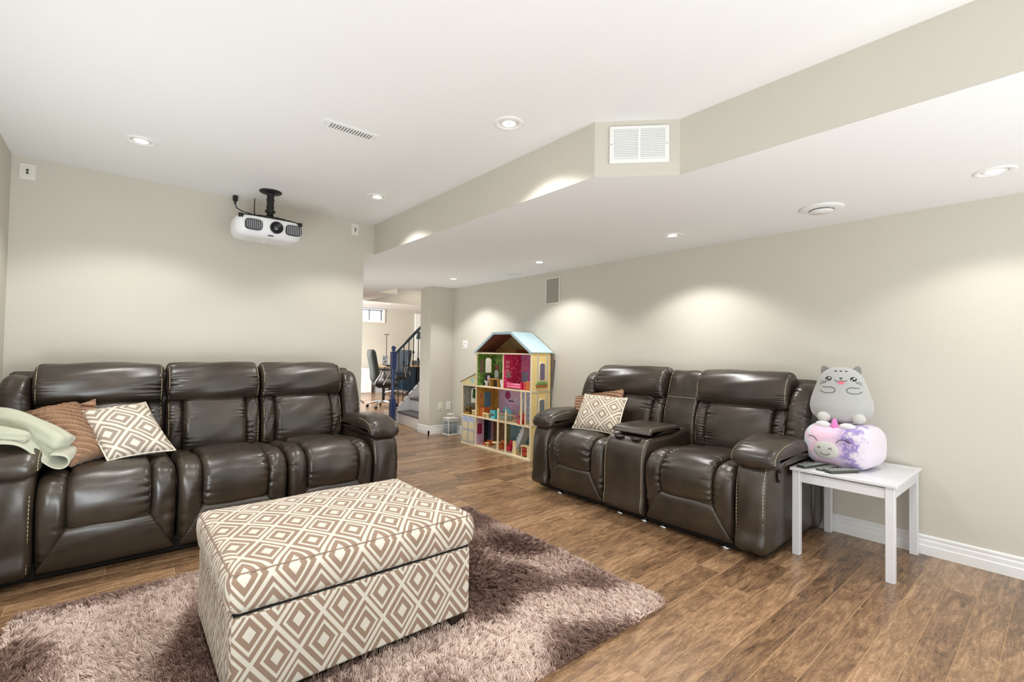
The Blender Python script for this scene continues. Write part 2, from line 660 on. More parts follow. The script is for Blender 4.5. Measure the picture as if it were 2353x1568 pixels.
# beige faces of the bulkhead
b = MB()
b.add([(1.863, SY, LC), (1.863, 1.575, LC), (2.158, 1.266, LC), (2.158, BY, LC),
       (1.863, SY, HC), (1.863, 1.575, HC), (2.158, 1.266, HC), (2.158, BY, HC)],
      [(0, 1, 5, 4), (1, 2, 6, 5), (2, 3, 7, 6)])
struct(b.build('wall_bulkhead', WALL, recalc=False))
wall('wall_bulkhead_end', (SXE, 1.90, SY, SY + 0.11, LC + 0.001, HC))
# recess above the stairs
wall('wall_recess', (3.155, 3.482, 7.066, 7.12, LC + 0.0015, 3.0), (3.44, 3.482, 7.12, 8.385, LC + 0.051, 3.0), (3.11, 3.15, 6.40, 7.065, LC + 0.051, 3.0), (3.155, XF, 6.34, 6.385, LC + 0.051, 3.0), (3.488, XF, 8.386, 8.45, LC, 3.0))
wall('ceiling_recess', (3.1, XF, 6.3, 8.5, 2.95, 3.05), m=CEIL)
wall('ceiling_office', (1.58, XF, 8.46, FY + T, HC, HC + 0.1), m=CEIL)


# baseboards: stepped profile
def base_prof(dx):
    return [(0, 0), (0.018, 0), (0.018, 0.052), (0.014, 0.058), (0.014, 0.082), (0.009, 0.088), (0.009, 0.094), (0.012, 0.098), (0.012, 0.108), (0.004, 0.114), (0, 0.114)]


def baseboard(name, p0, p1, nrm):
    """runs from p0 to p1 (xy), out of the wall along nrm"""
    b = MB()
    pr_ = base_prof(0)
    vs = []
    for P in (p0, p1):
        for d, z in pr_:
            vs.append((P[0] + nrm[0] * d, P[1] + nrm[1] * d, z))
    n = len(pr_)
    b.add(vs, [(i, (i + 1) % n, n + (i + 1) % n, n + i) for i in range(n)] + [tuple(range(n)), tuple(range(n, 2 * n))])
    return struct(b.build(name, TRIM))


baseboard('baseboard_right', (RX, BY), (RX, 5.78), (-1, 0))
baseboard('baseboard_pillar', (3.354, 5.78), (RX, 5.78), (0, -1))
baseboard('baseboard_pillar_side', (3.372, 5.762), (3.372, 6.075), (-1, 0))
baseboard('baseboard_sofa_side', (LX, SY), (SXE, SY), (0, -1))
baseboard('baseboard_left', (LX, BY), (LX, SY), (1, 0))
baseboard('baseboard_far', (1.70, FY), (XF, FY), (0, -1))

# ------------------------------------------------------------------ recessed lights
LAMP = mat('lamp_glow', (255, 250, 240), 0.5, emit=9.0)
RINGM = mat('light_trim', (240, 240, 238), 0.4)


def downlight(x, y, z, label, spot=SPOT_W, r=0.052, size=124, group='recessed ceiling lights'):
    t = thing('ceiling_light', (x, y, z), label, 'light', group)
    b = MB()
    b.lathe((x, y, z), [(0.048, 0.012), (0.048, 0.0), (0.050, -0.003), (0.072, -0.006), (0.078, -0.003), (0.078, 0.0)], 32)
    b.build('trim_ring', RINGM, t)
    b = MB()
    b.lathe((x, y, z), [(0.0001, -0.001), (0.02, -0.0035), (0.034, -0.002), (0.036, 0.0)], 24)
    b.build('bulb', LAMP, t)
    b = MB()
    b.lathe((x, y, z), [(0.036, -0.0005), (0.047, -0.002)], 24)
    b.build('reflector', RINGM, t)
    l = spot_data(spot, size)
    o = bpy.data.objects.new('spot_lamp', l)
    COL.objects.link(o)
    o.parent = t
    o.location = (0, 0, -0.03)
    return t


downlight(0.08, 3.48, HC, 'recessed light in the upper ceiling, nearest the left wall corner')
downlight(1.53, 3.48, HC, 'recessed light in the upper ceiling, to the right of the projector')
downlight(1.543, 1.885, HC, 'large recessed light in the upper ceiling between vent and bulkhead')
downlight(3.225, 0.229, LC, 'recessed light at the far right of the lower ceiling, beyond the round vent', 27)
downlight(3.224, 1.95, LC, 'recessed light in the lower ceiling left of the round vent')
downlight(3.24, 3.444, LC, 'recessed light in the lower ceiling above the wall speaker')
downlight(3.226, 4.997, LC, 'recessed light in the lower ceiling nearest the pillar')
downlight(5.388, 11.43, HC, 'small recessed light in the office ceiling beyond the stairs', 60)
for (x, y, z) in ((0.08, 1.885, HC), (0.08, 0.29, HC), (1.54, 0.29, HC), (1.54, -1.3, HC)):
    l = spot_data(SPOT_W)
    o = bpy.data.objects.new('spot_lamp', l)
    COL.objects.link(o)
    o.location = (x, y, z - 0.03)
for (x, y) in ((4.6, 7.6), (6.0, 7.4), (3.95, 6.62)):  # unseen stair-recess spots; the last is added to brighten the steps
    l = bpy.data.lights.new('spot', 'SPOT')
    l.energy, l.spot_size, l.spot_blend, l.shadow_soft_size, l.color = 40, math.radians(130), 0.5, 0.06, (1.0, 0.955, 0.885)
    o = bpy.data.objects.new('spot_lamp', l)
    COL.objects.link(o)
    o.location = (x, y, 2.9)

# ------------------------------------------------------------------ ceiling register, round vent, speaker, grille
t = thing('ceiling_register', (0.946, 2.52, HC), 'white slotted air register in the upper ceiling left of the large light', 'vent')
b = MB()
b.box(0.793, 1.10, 2.472, 2.568, HC - 0.006, HC, 0.004)
b.build('frame', WHITE, t)
for i in range(15):
    x = 0.838 + i * 0.0154
    b = MB()
    b.box(x, x + 0.0065, 2.494, 2.546, HC - 0.0068, HC - 0.0058)
    b.build('slot', mat('slot_grey', (120, 120, 116), 0.8), t)
for x in (0.812, 1.082):
    b = MB()
    b.cyl((x, 2.52, HC - 0.0075), (x, 2.52, HC - 0.005), 0.003, n=10)
    b.build('screw', mat('screw_grey', (140, 140, 138), 0.4), t)

t = thing('round_vent', (3.277, 0.975, LC), 'white round diffuser vent in the lower ceiling above the loveseat', 'vent')
b = MB()
b.lathe((3.277, 0.975, LC), [(0.115, 0), (0.118, -0.004), (0.108, -0.010), (0.078, -0.016), (0.064, -0.012), (0.062, -0.004)], 40)
b.build('rim', WHITE, t)
b = MB()
b.lathe((3.277, 0.975, LC), [(0.0001, -0.016), (0.058, -0.016), (0.063, -0.021), (0.060, -0.026), (0.0001, -0.028)], 40)
b.build('disc', WHITE, t)
b = MB()
b.lathe((3.277, 0.975, LC), [(0.0001, -0.003), (0.063, -0.003)], 32)
b.build('throat', DARK, t)

t = thing('round_cover', (3.504, 4.155, LC), 'flat round white cover in the lower ceiling near the pillar light', 'cover')
b = MB()
b.lathe((3.504, 4.155, LC), [(0.10, 0), (0.10, -0.003), (0.094, -0.006), (0.0001, -0.006)], 36)
b.build('disc', mat('cover_white', (228, 228, 226), 0.6), t)

t = thing('wall_speaker', (RX, 3.742, 1.712), 'flush rectangular speaker with grey grille high on the right wall', 'speaker')
b = MB()
for q in ((3.628, 3.642, 1.712, 2.014), (3.838, 3.852, 1.712, 2.014), (3.642, 3.838, 1.712, 1.727), (3.642, 3.838, 1.999, 2.014)):
    b.box(RX - 0.012, RX, *q, 0.002)
b.build('frame', mat('speaker_frame', (222, 218, 204), 0.5), t)
b = MB()
b.box(RX - 0.006, RX, 3.642, 3.838, 1.727, 1.999)
b.build('grille', mat('speaker_grille', (160, 157, 146), 0.8, bump=0.4, bscale=600), t)

# return grille on the diagonal face
DA, DB = Vector((1.863, 1.575, 0)), Vector((2.158, 1.266, 0))
du = (DB - DA).normalized()
dn = Vector((-du.y, du.x, 0))
if dn.dot(Vector((-1, -1, 0))) < 0:
    dn = -dn


def dxf():
    M = Matrix.Identity(4)
    M.col[0][:3] = du
    M.col[1][:3] = dn
    M.col[2][:3] = (0, 0, 1)
    M.col[3][:3] = DA
    return M


t = thing('return_grille', tuple(DA + du * 0.222 + Vector((0, 0, 2.144))), 'white louvred return grille on the angled bulkhead face', 'vent')
b = MB(dxf())
for q in ((0.075, 0.372, 2.318, 2.334), (0.075, 0.372, 2.144, 2.165), (0.075, 0.097, 2.165, 2.318), (0.350, 0.372, 2.165, 2.318), (0.216, 0.230, 2.165, 2.318)):
    b.box(q[0], q[1], 0.0, 0.012, q[2], q[3], 0.002)
b.build('frame', WHITE, t)
b = MB(dxf())
b.box(0.09, 0.36, 0.0, 0.001, 2.16, 2.32)
b.build('backing', mat('grille_shade', (128, 128, 126), 0.8), t)
for cx0, cx1 in ((0.097, 0.216), (0.230, 0.350)):
    for i in range(17):
        z = 2.167 + i * 0.0089
        b = MB(dxf())
        b.add([(cx0, 0.002, z), (cx1, 0.002, z), (cx1, 0.011, z + 0.0072), (cx0, 0.011, z + 0.0072),
               (cx0, 0.003, z - 0.001), (cx1, 0.003, z - 0.001), (cx1, 0.012, z + 0.0062), (cx0, 0.012, z + 0.0062)],
              [(0, 1, 2, 3), (4, 7, 6, 5), (0, 4, 5, 1), (3, 2, 6, 7), (0, 3, 7, 4), (1, 5, 6, 2)])
        b.build('louver', WHITE, t)
for s_ in (0.084, 0.361):
    b = MB(dxf())
    b.cyl((s_, 0.011, 2.24), (s_, 0.0135, 2.24), 0.003, n=8)
    b.build('screw', mat('screw_grey', (140, 140, 138), 0.4), t)


# ------------------------------------------------------------------ wall plates
def plate(label, c, w, h, nrm, kind, m=PLATE):
    """c: centre on the wall, nrm: outwards unit axis"""
    nrm = Vector(nrm)
    ux = Vector((0, 0, 1)).cross(nrm)
    M = Matrix.Identity(4)
    M.col[0][:3], M.col[1][:3], M.col[2][:3], M.col[3][:3] = ux, nrm, (0, 0, 1), c
    t = thing('wall_plate', c, label, 'wall plate')
    b = MB(M)
    b.box(-w / 2, w / 2, 0, 0.006, -h / 2, h / 2, 0.003)
    b.build('cover', m, t)
    b = MB(M)
    if kind == 'speaker':
        b.box(-0.018, 0.018, 0.005, 0.008, -0.033, 0.033, 0.001)
        b.build('insert', m, t)
        for z in (-0.009, 0.009):
            b = MB(M)
            b.cyl((0, 0.007, z), (0, 0.013, z), 0.0062, n=12)
            b.build('binding_post', BLACK, t)
    elif kind == 'double':
        b.box(-0.045, 0.045, 0.005, 0.008, -0.034, 0.034, 0.001)
        b.build('insert', m, t)
        for x in (-0.013, 0.015):
            b = MB(M)
            b.cyl((x, 0.007, 0.012), (x, 0.010, 0.012), 0.006, n=12)
            b.build('jack', mat('jack_grey', (90, 90, 92), 0.5), t)
        b = MB(M)
        b.box(-0.04, -0.028, 0.007, 0.009, -0.03, -0.02)
        b.build('indicator', BLACK, t)
    elif kind == 'rocker':
        b.box(-0.017, 0.017, 0.005, 0.010, -0.034, 0.034, 0.002)
        b.build('rocker', m, t)
        b = MB(M)
        b.box(-0.010, 0.010, 0.010, 0.011, -0.030, -0.025)
        b.build('slot', mat('jack_grey', (90, 90, 92), 0.5), t)
    else:
        b.box(-0.017, 0.017, 0.005, 0.008, -0.034, 0.034, 0.002)
        b.build('insert', m, t)
        for z in (-0.019, 0.019):
            b = MB(M)
            b.box(-0.007, -0.005, 0.008, 0.009, z - 0.005, z + 0.005)
            b.box(0.005, 0.007, 0.008, 0.009, z - 0.005, z + 0.005)
            b.cyl((0, 0.008, z - 0.009), (0, 0.009, z - 0.009), 0.0025, n=8)
            b.build('socket', BLACK, t)
    return t


plate('square white speaker plate high on the left end of the sofa wall', (-0.462, SY, 2.272), 0.076, 0.104, (0, -1, 0), 'speaker')
plate('white speaker plate high on the sofa wall, right of the projector', (1.673, SY, 2.284), 0.070, 0.108, (0, -1, 0), 'speaker')
plate('wide white jack plate on the wall left of the dollhouse', (RX, 5.455, 1.262), 0.116, 0.118, (-1, 0, 0), 'double', WHITE)
plate('left one of two plates low on the pillar, with rocker insert', (3.545, 5.78, 0.382), 0.072, 0.115, (0, -1, 0), 'rocker')
plate('right one of two plates low on the pillar, power outlet above the lantern', (3.682, 5.78, 0.385), 0.072, 0.115, (0, -1, 0), 'outlet', WHITE)

# ------------------------------------------------------------------ projector
PX0, PX1, PY0, PY1, PZ0, PZ1 = 0.622, 1.084, 3.775, 4.085, 1.985, 2.125
t = thing('ceiling_projector', (0.873, 3.93, HC), 'white video projector hanging from the ceiling on a black mount', 'projector')
PWHITE = mat('projector_white', (240, 241, 243), 0.35, noise=0.01)
NS, NQ = 40, 28
vs, fs = [], []
cx, cy = (PX0 + PX1) / 2, (PY0 + PY1) / 2
zst = [(0.0, 0.70, 0.66), (0.02, 0.82, 0.80), (0.10, 0.92, 0.91), (0.3, 0.985, 0.98), (0.55, 1.0, 1.0), (0.8, 0.985, 0.985), (0.94, 0.955, 0.955), (1.0, 0.90, 0.90)]
for zz, fx, fy in zst:
    for i in range(NS):
        a = 2 * math.pi * i / NS
        ca, sa = math.cos(a), math.sin(a)
        ex = math.copysign(abs(ca) ** 0.42, ca)
        ey = math.copysign(abs(sa) ** 0.42, sa)
        vs.append((cx + ex * fx * (PX1 - PX0) / 2, cy + ey * fy * (PY1 - PY0) / 2 + (0.02 * (1 - zz) if ey < 0 else 0), PZ0 + zz * (PZ1 - PZ0)))
for j in range(len(zst) - 1):
    for i in range(NS):
        fs.append((j * NS + i, j * NS + (i + 1) % NS, (j + 1) * NS + (i + 1) % NS, (j + 1) * NS + i))
b = MB()
b.add(vs, fs, True)
b.add(vs[:NS], [tuple(range(NS))])
b.add(vs[-NS:], [tuple(range(NS))])
b.build('housing', PWHITE, t)


def rrect(cx, cz, w, h, p=4.0, n=32):
    out = []
    for i in range(n):
        a = 2 * math.pi * i / n
        ca, sa = math.cos(a), math.sin(a)
        out.append((cx + math.copysign(abs(ca) ** (2 / p), ca) * w / 2, cz + math.copysign(abs(sa) ** (2 / p), sa) * h / 2))
    return out


GREY = mat('projector_grey', (150, 151, 155), 0.5)
for gx in (0.735, 1.005):
    fr = MB()
    fr.prism(rrect(gx, 2.060, 0.112, 0.078), 'Y', PY0 - 0.002, PY0 + 0.012)
    v_ = fr.build('intake_vent', mat('vent_dark', (52, 52, 56), 0.6), t)
    for i in range(8):
        xx = gx - 0.047 + i * 0.0128
        hh = 0.066 if 0 < i < 7 else 0.052
        b = MB()
        b.box(xx, xx + 0.0065, PY0 - 0.006, PY0, 2.060 - hh / 2, 2.060 + hh / 2, 0.001)
        b.build('slat', GREY, v_)
b = MB()
b.lathe((0.886, PY0 + 0.01, 2.062), [(0.044, 0.0), (0.044, -0.016), (0.041, -0.022), (0.036, -0.020), (0.032, -0.008), (0.026, -0.010), (0.024, -0.004), (0.012, -0.004)], 32, axis='Y')
l_ = b.build('lens_ring', BLACK, t)
b = MB()
b.ball((0.886, PY0 + 0.01, 2.062), 0.022, 0.008, 0.022)
b.build('lens', mat('lens_glass', (36, 38, 48), 0.05, spec=1.0, coat=1.0), l_)
b = MB()
b.box(0.835, 0.87, PY0 + 0.022, PY0 + 0.03, 1.997, 2.002)
b.build('sensor', BLACK, t)
for (lx, ly) in ((0.70, 3.86), (1.00, 3.86), (0.85, 4.0)):
    b = MB()
    b.lathe((lx, ly, PZ0), [(0.014, 0.0), (0.014, -0.006), (0.010, -0.008)], 16)
    b.build('foot', mat('foot_white', (220, 220, 222), 0.5), t)
# black mount
b = MB()
b.lathe((0.873, 3.93, HC), [(0.078, 0.0), (0.078, -0.006), (0.070, -0.012), (0.034, -0.020), (0.026, -0.030), (0.026, -0.033)], 32)
b.build('ceiling_plate', BLACK, t)
b = MB()
b.cyl((0.873, 3.93, HC - 0.02), (0.873, 3.93, 2.205), 0.025, n=24)
for zz in (2.30, 2.245):
    b.lathe((0.873, 3.93, zz), [(0.025, 0.006), (0.0285, 0.004), (0.0285, -0.004), (0.025, -0.006)], 24)
b.build('pole', BLACK, t)
b = MB()
b.lathe((0.873, 3.93, 2.20), [(0.02, 0.03), (0.036, 0.02), (0.036, 0.006), (0.022, -0.004), (0.026, -0.04), (0.0001, -0.042)], 24)
for a in (0.3, 2.5, 4.4):
    b.cyl((0.873, 3.93, 2.17 + 0.02 * math.sin(a)), (0.873 + 0.055 * math.cos(a), 3.93 + 0.055 * math.sin(a), 2.175), 0.006, n=8)
    b.ball((0.873 + 0.058 * math.cos(a), 3.93 + 0.058 * math.sin(a), 2.176), 0.010, n=10, m=8)
b.build('tilt_joint', BLACK, t)
for (ax, ay, lx, ly) in ((0.655, 3.80, 0.873, 3.93), (1.055, 3.80, 0.873, 3.93), (0.70, 4.05, 0.873, 3.93), (1.05, 4.05, 0.873, 3.93)):
    b = MB()
    b.tube([(lx, ly, 2.155), ((lx * 2 + ax) / 3, (ly * 2 + ay) / 3, 2.152), ((lx + 2 * ax) / 3, (ly + 2 * ay) / 3, 2.140), (ax, ay, 2.118)], 0.009, n=8)
    b.cyl((ax, ay, 2.105), (ax, ay, 2.130), 0.016, n=14)
    b.build('bracket_arm', BLACK, t)
b = MB()
b.prism([(0.79, 3.85), (0.96, 3.85), (0.98, 3.93), (0.96, 4.0), (0.79, 4.0), (0.77, 3.93)], 'Z', 2.14, 2.156)
b.build('bracket_plate', BLACK, t)
b = MB()
b.tube([(0.818, 4.20, HC), (0.818, 4.20, 2.3), (0.818, 4.19, 2.18), (0.83, 4.10, 2.10), (0.83, 4.07, 2.09)], 0.0035, n=8)
b.build('signal_cable', BLACK, t)

t = thing('power_plug', (0.685, 4.215, HC), 'black power plug and cord in the ceiling left of the projector mount', 'plug')
b = MB()
b.box(0.668, 0.702, 4.20, 4.23, HC - 0.045, HC - 0.004, 0.004)
b.lathe((0.685, 4.215, HC - 0.045), [(0.010, 0), (0.008, -0.012), (0.004, -0.03)], 12)
b.build('plug_body', BLACK, t)
b = MB()
b.tube([(0.685, 4.215, 2.30), (0.695, 4.20, 2.265), (0.73, 4.16, 2.235), (0.77, 4.10, 2.215), (0.80, 4.06, 2.18), (0.82, 4.03, 2.15), (0.83, 4.02, 2.13)], 0.0042, n=8)
b.build('cord', BLACK, t)


# ------------------------------------------------------------------ puffy upholstery
def smooth_closed(pts, n):
    """closed Catmull-Rom, evenly resampled; counter-clockwise; returns points and outward normals"""
    P = np.array(pts, float)
    ar = 0.5 * np.sum(P[:, 0] * np.roll(P[:, 1], -1) - np.roll(P[:, 0], -1) * P[:, 1])
    if ar < 0:
        P = P[::-1]
    m = len(P)
    out = []
    for i in range(m):
        p0, p1, p2, p3 = P[i - 1], P[i], P[(i + 1) % m], P[(i + 2) % m]
        for t in np.linspace(0, 1, 12, endpoint=False):
            out.append(0.5 * ((2 * p1) + (-p0 + p2) * t + (2 * p0 - 5 * p1 + 4 * p2 - p3) * t * t + (-p0 + 3 * p1 - 3 * p2 + p3) * t ** 3))
    Q = np.array(out)
    d = np.r_[0, np.cumsum(np.linalg.norm(np.roll(Q, -1, 0) - Q, axis=1))]
    QQ = np.vstack([Q, Q[:1]])
    s = np.linspace(0, d[-1], n, endpoint=False)
    R = np.c_[np.interp(s, d, QQ[:, 0]), np.interp(s, d, QQ[:, 1])]
    tg = np.roll(R, -1, 0) - np.roll(R, 1, 0)
    nr = np.c_[tg[:, 1], -tg[:, 0]]
    nr /= np.linalg.norm(nr, axis=1)[:, None] + 1e-9
    for _ in range(2):
        nr = (np.roll(nr, 1, 0) + nr * 2 + np.roll(nr, -1, 0)) / 4
    nr /= np.linalg.norm(nr, axis=1)[:, None] + 1e-9
    return R, nr, d[-1]


def inset_at(d, r):
    if d >= r:
        return 0.0
    return r - math.sqrt(max(0.0, r * r - (r - d) ** 2))


def puff(mb, prof, x0, x1, r=0.04, bulge=0.008, crease=0.004, n=190, st=30, seed=0, half=None, lump=0.003, kmin=20, kmax=54, cw=0.027):
    """sweeps the (y,z) profile from x0 to x1 with rounded, puckered ends"""
    rg = np.random.default_rng(seed + 100)
    R, N, per = smooth_closed(prof, n)
    u = np.linspace(0, 1, n, endpoint=False)
    tw = [sum(a * np.sin(2 * np.pi * k * u + ph) for k, ph, a in zip(rg.integers(kmin, kmax, 5), rg.uniform(0, 6.28, 5), rg.uniform(0.4, 1, 5))) / 1.5 for _ in range(2)]
    tw = [np.where(w > 0, w * 0.25, -np.abs(w) ** 1.15) for w in tw]
    env = [np.clip(0.55 + 0.6 * sum(np.sin(2 * np.pi * k * u + ph) for k, ph in zip((2, 3, 5), rg.uniform(0, 6.28, 3))), 0, 1.5) for _ in range(2)]
    lp = rg.uniform(0, 6.28, (4,))
    w = x1 - x0
    vs, fs = [], []
    ts = [0.5 - 0.5 * math.cos(math.pi * i / (st - 1)) for i in range(st)]
    cen = R.mean(0)
    for t_ in ts:
        d = min(t_, 1 - t_) * w
        side = 0 if t_ < 0.5 else 1
        dis = -inset_at(d, r) + bulge * math.sin(math.pi * t_) ** 0.7
        fall = math.exp(-d / cw) * min(1.0, d / 0.008)
        disp = dis + crease * tw[side] * env[side] * fall
        disp = disp + lump * np.sin(2 * np.pi * 3 * u + 5 * t_ + lp[0]) * math.sin(4 * t_ + lp[1]) + lump * 0.6 * np.sin(2 * np.pi * 7 * u + lp[2] + 9 * t_)
        P = R + N * disp[:, None]
        for q in P:
            x = x0 + t_ * w
            if half is not None:
                xc = (x0 + x1) / 2
                x = xc + (t_ - 0.5) * 2 * half(q[1])
            vs.append((x, q[0], q[1]))
    for j in range(st - 1):
        for i in range(n):
            fs.append((j * n + i, (j + 1) * n + i, (j + 1) * n + (i + 1) % n, j * n + (i + 1) % n))
    k = len(vs)
    for t_, off in ((0, 0), (1, (st - 1) * n)):
        c = np.mean([vs[off + i] for i in range(n)], axis=0)
        vs.append(tuple(c))
        for i in range(n):
            fs.append((k, off + i, off + (i + 1) % n) if t_ == 0 else (k, off + (i + 1) % n, off + i))
        k += 1
    mb.add(vs, fs, True)
    return mb


def stitch(mb, prof, x, d, r, u0, n=400, off=0.003, dash=0.008, gap=0.004, th=0.0019):
    """dashed thread along part of a profile; d: distance from the cushion's end with rounding r"""
    R, N, per = smooth_closed(prof, n)
    P = R + N * (off - inset_at(d, r))
    sel = [(R[i], P[i]) for i in range(n) if u0(R[i])]
    if not sel:
        return
    # keep order, split at jumps
    idx = [i for i in range(n) if u0(R[i])]
    st_ = 0
    for k in range(len(idx)):
        if (idx[k] - idx[k - 1]) % n > 1:
            st_ = k
            break
    idx = idx[st_:] + idx[:st_]
    pts = [Vector((x, P[i][0], P[i][1])) for i in idx]
    acc, cur = 0.0, [pts[0]]
    on = True
    for a, c in zip(pts[:-1], pts[1:]):
        acc += (c - a).length
        if on:
            cur.append(c)
        if acc > (dash if on else gap):
            if on and len(cur) > 1:
                p, q = cur[0], cur[-1]
                e = (q - p).normalized()
                s1 = Vector((1, 0, 0)) * th
                s2 = e.cross(Vector((1, 0, 0))) * th
                mb.add([p + s1, p + s2, p - s1, p - s2, q + s1, q + s2, q - s1, q - s2], [(0, 1, 5, 4), (1, 2, 6, 5), (2, 3, 7, 6), (3, 0, 4, 7)])
            on = not on
            acc, cur = 0.0, [c]


P_PAD = [(0.62, 0.42), (0.62, 0.49), (0.45, 0.505), (0.22, 0.525), (0.07, 0.515), (-0.005, 0.46), (-0.028, 0.385), (-0.022, 0.31), (0.0, 0.262), (0.04, 0.255), (0.08, 0.30), (0.13, 0.38), (0.35, 0.40)]
P_BOL = [(0.62, 0.40), (0.62, 0.475), (0.45, 0.49), (0.22, 0.512), (0.07, 0.50), (0.002, 0.44), (-0.012, 0.35), (-0.004, 0.24), (0.012, 0.14), (0.035, 0.075), (0.06, 0.065), (0.10, 0.08), (0.13, 0.20), (0.18, 0.38), (0.4, 0.39)]
P_FOOT = [(0.03, 0.265), (0.0, 0.262), (-0.018, 0.235), (-0.018, 0.17), (-0.004, 0.10), (0.018, 0.062), (0.05, 0.06), (0.07, 0.12), (0.07, 0.24)]
P_LUM = [(0.62, 0.44), (0.565, 0.47), (0.545, 0.54), (0.555, 0.66), (0.60, 0.78), (0.66, 0.835), (0.74, 0.83), (0.77, 0.70), (0.74, 0.46)]
P_LBO = [(0.64, 0.44), (0.59, 0.48), (0.575, 0.56), (0.585, 0.68), (0.63, 0.79), (0.69, 0.825), (0.76, 0.81), (0.78, 0.70), (0.75, 0.46)]
P_HEAD = [(0.66, 0.815), (0.612, 0.845), (0.600, 0.90), (0.615, 0.97), (0.665, 1.03), (0.735, 1.052), (0.805, 1.035), (0.845, 0.97), (0.85, 0.87), (0.80, 0.81)]
P_WING = [(0.53, 0.545), (0.54, 0.60), (0.565, 0.75), (0.615, 0.89), (0.68, 0.965), (0.77, 0.98), (0.84, 0.93), (0.87, 0.75), (0.86, 0.54)]
P_ARM = [(0.015, 0.055), (-0.006, 0.18), (-0.008, 0.34), (0.006, 0.46), (0.05, 0.535), (0.15, 0.555), (0.45, 0.56), (0.75, 0.55), (0.86, 0.50), (0.87, 0.25), (0.86, 0.06), (0.4, 0.05)]
P_APAD = [(0.02, 0.535), (-0.005, 0.565), (0.005, 0.605), (0.07, 0.648), (0.2, 0.672), (0.4, 0.668), (0.58, 0.64), (0.66, 0.60), (0.64, 0.54), (0.4, 0.525), (0.15, 0.525)]
P_CONS = [(0.012, 0.06), (-0.004, 0.2), (-0.004, 0.38), (0.012, 0.49), (0.055, 0.556), (0.12, 0.572), (0.35, 0.575), (0.62, 0.57), (0.62, 0.06), (0.3, 0.055)]
P_CLID = [(0.10, 0.592), (0.095, 0.612), (0.12, 0.634), (0.2, 0.642), (0.35, 0.642), (0.47, 0.636), (0.50, 0.612), (0.48, 0.590), (0.3, 0.586)]
P_CBACK = [(0.64, 0.44), (0.605, 0.55), (0.615, 0.70), (0.65, 0.80), (0.69, 0.93), (0.735, 1.02), (0.79, 1.035), (0.84, 0.98), (0.86, 0.7), (0.84, 0.44)]


def shell(depth):
    return [(0.74, 0.07), (0.74, 0.6), (0.76, 0.93), (0.80, 1.0), (0.85, 0.985), (depth - 0.02, 0.75), (depth, 0.3), (depth - 0.01, 0.07)]


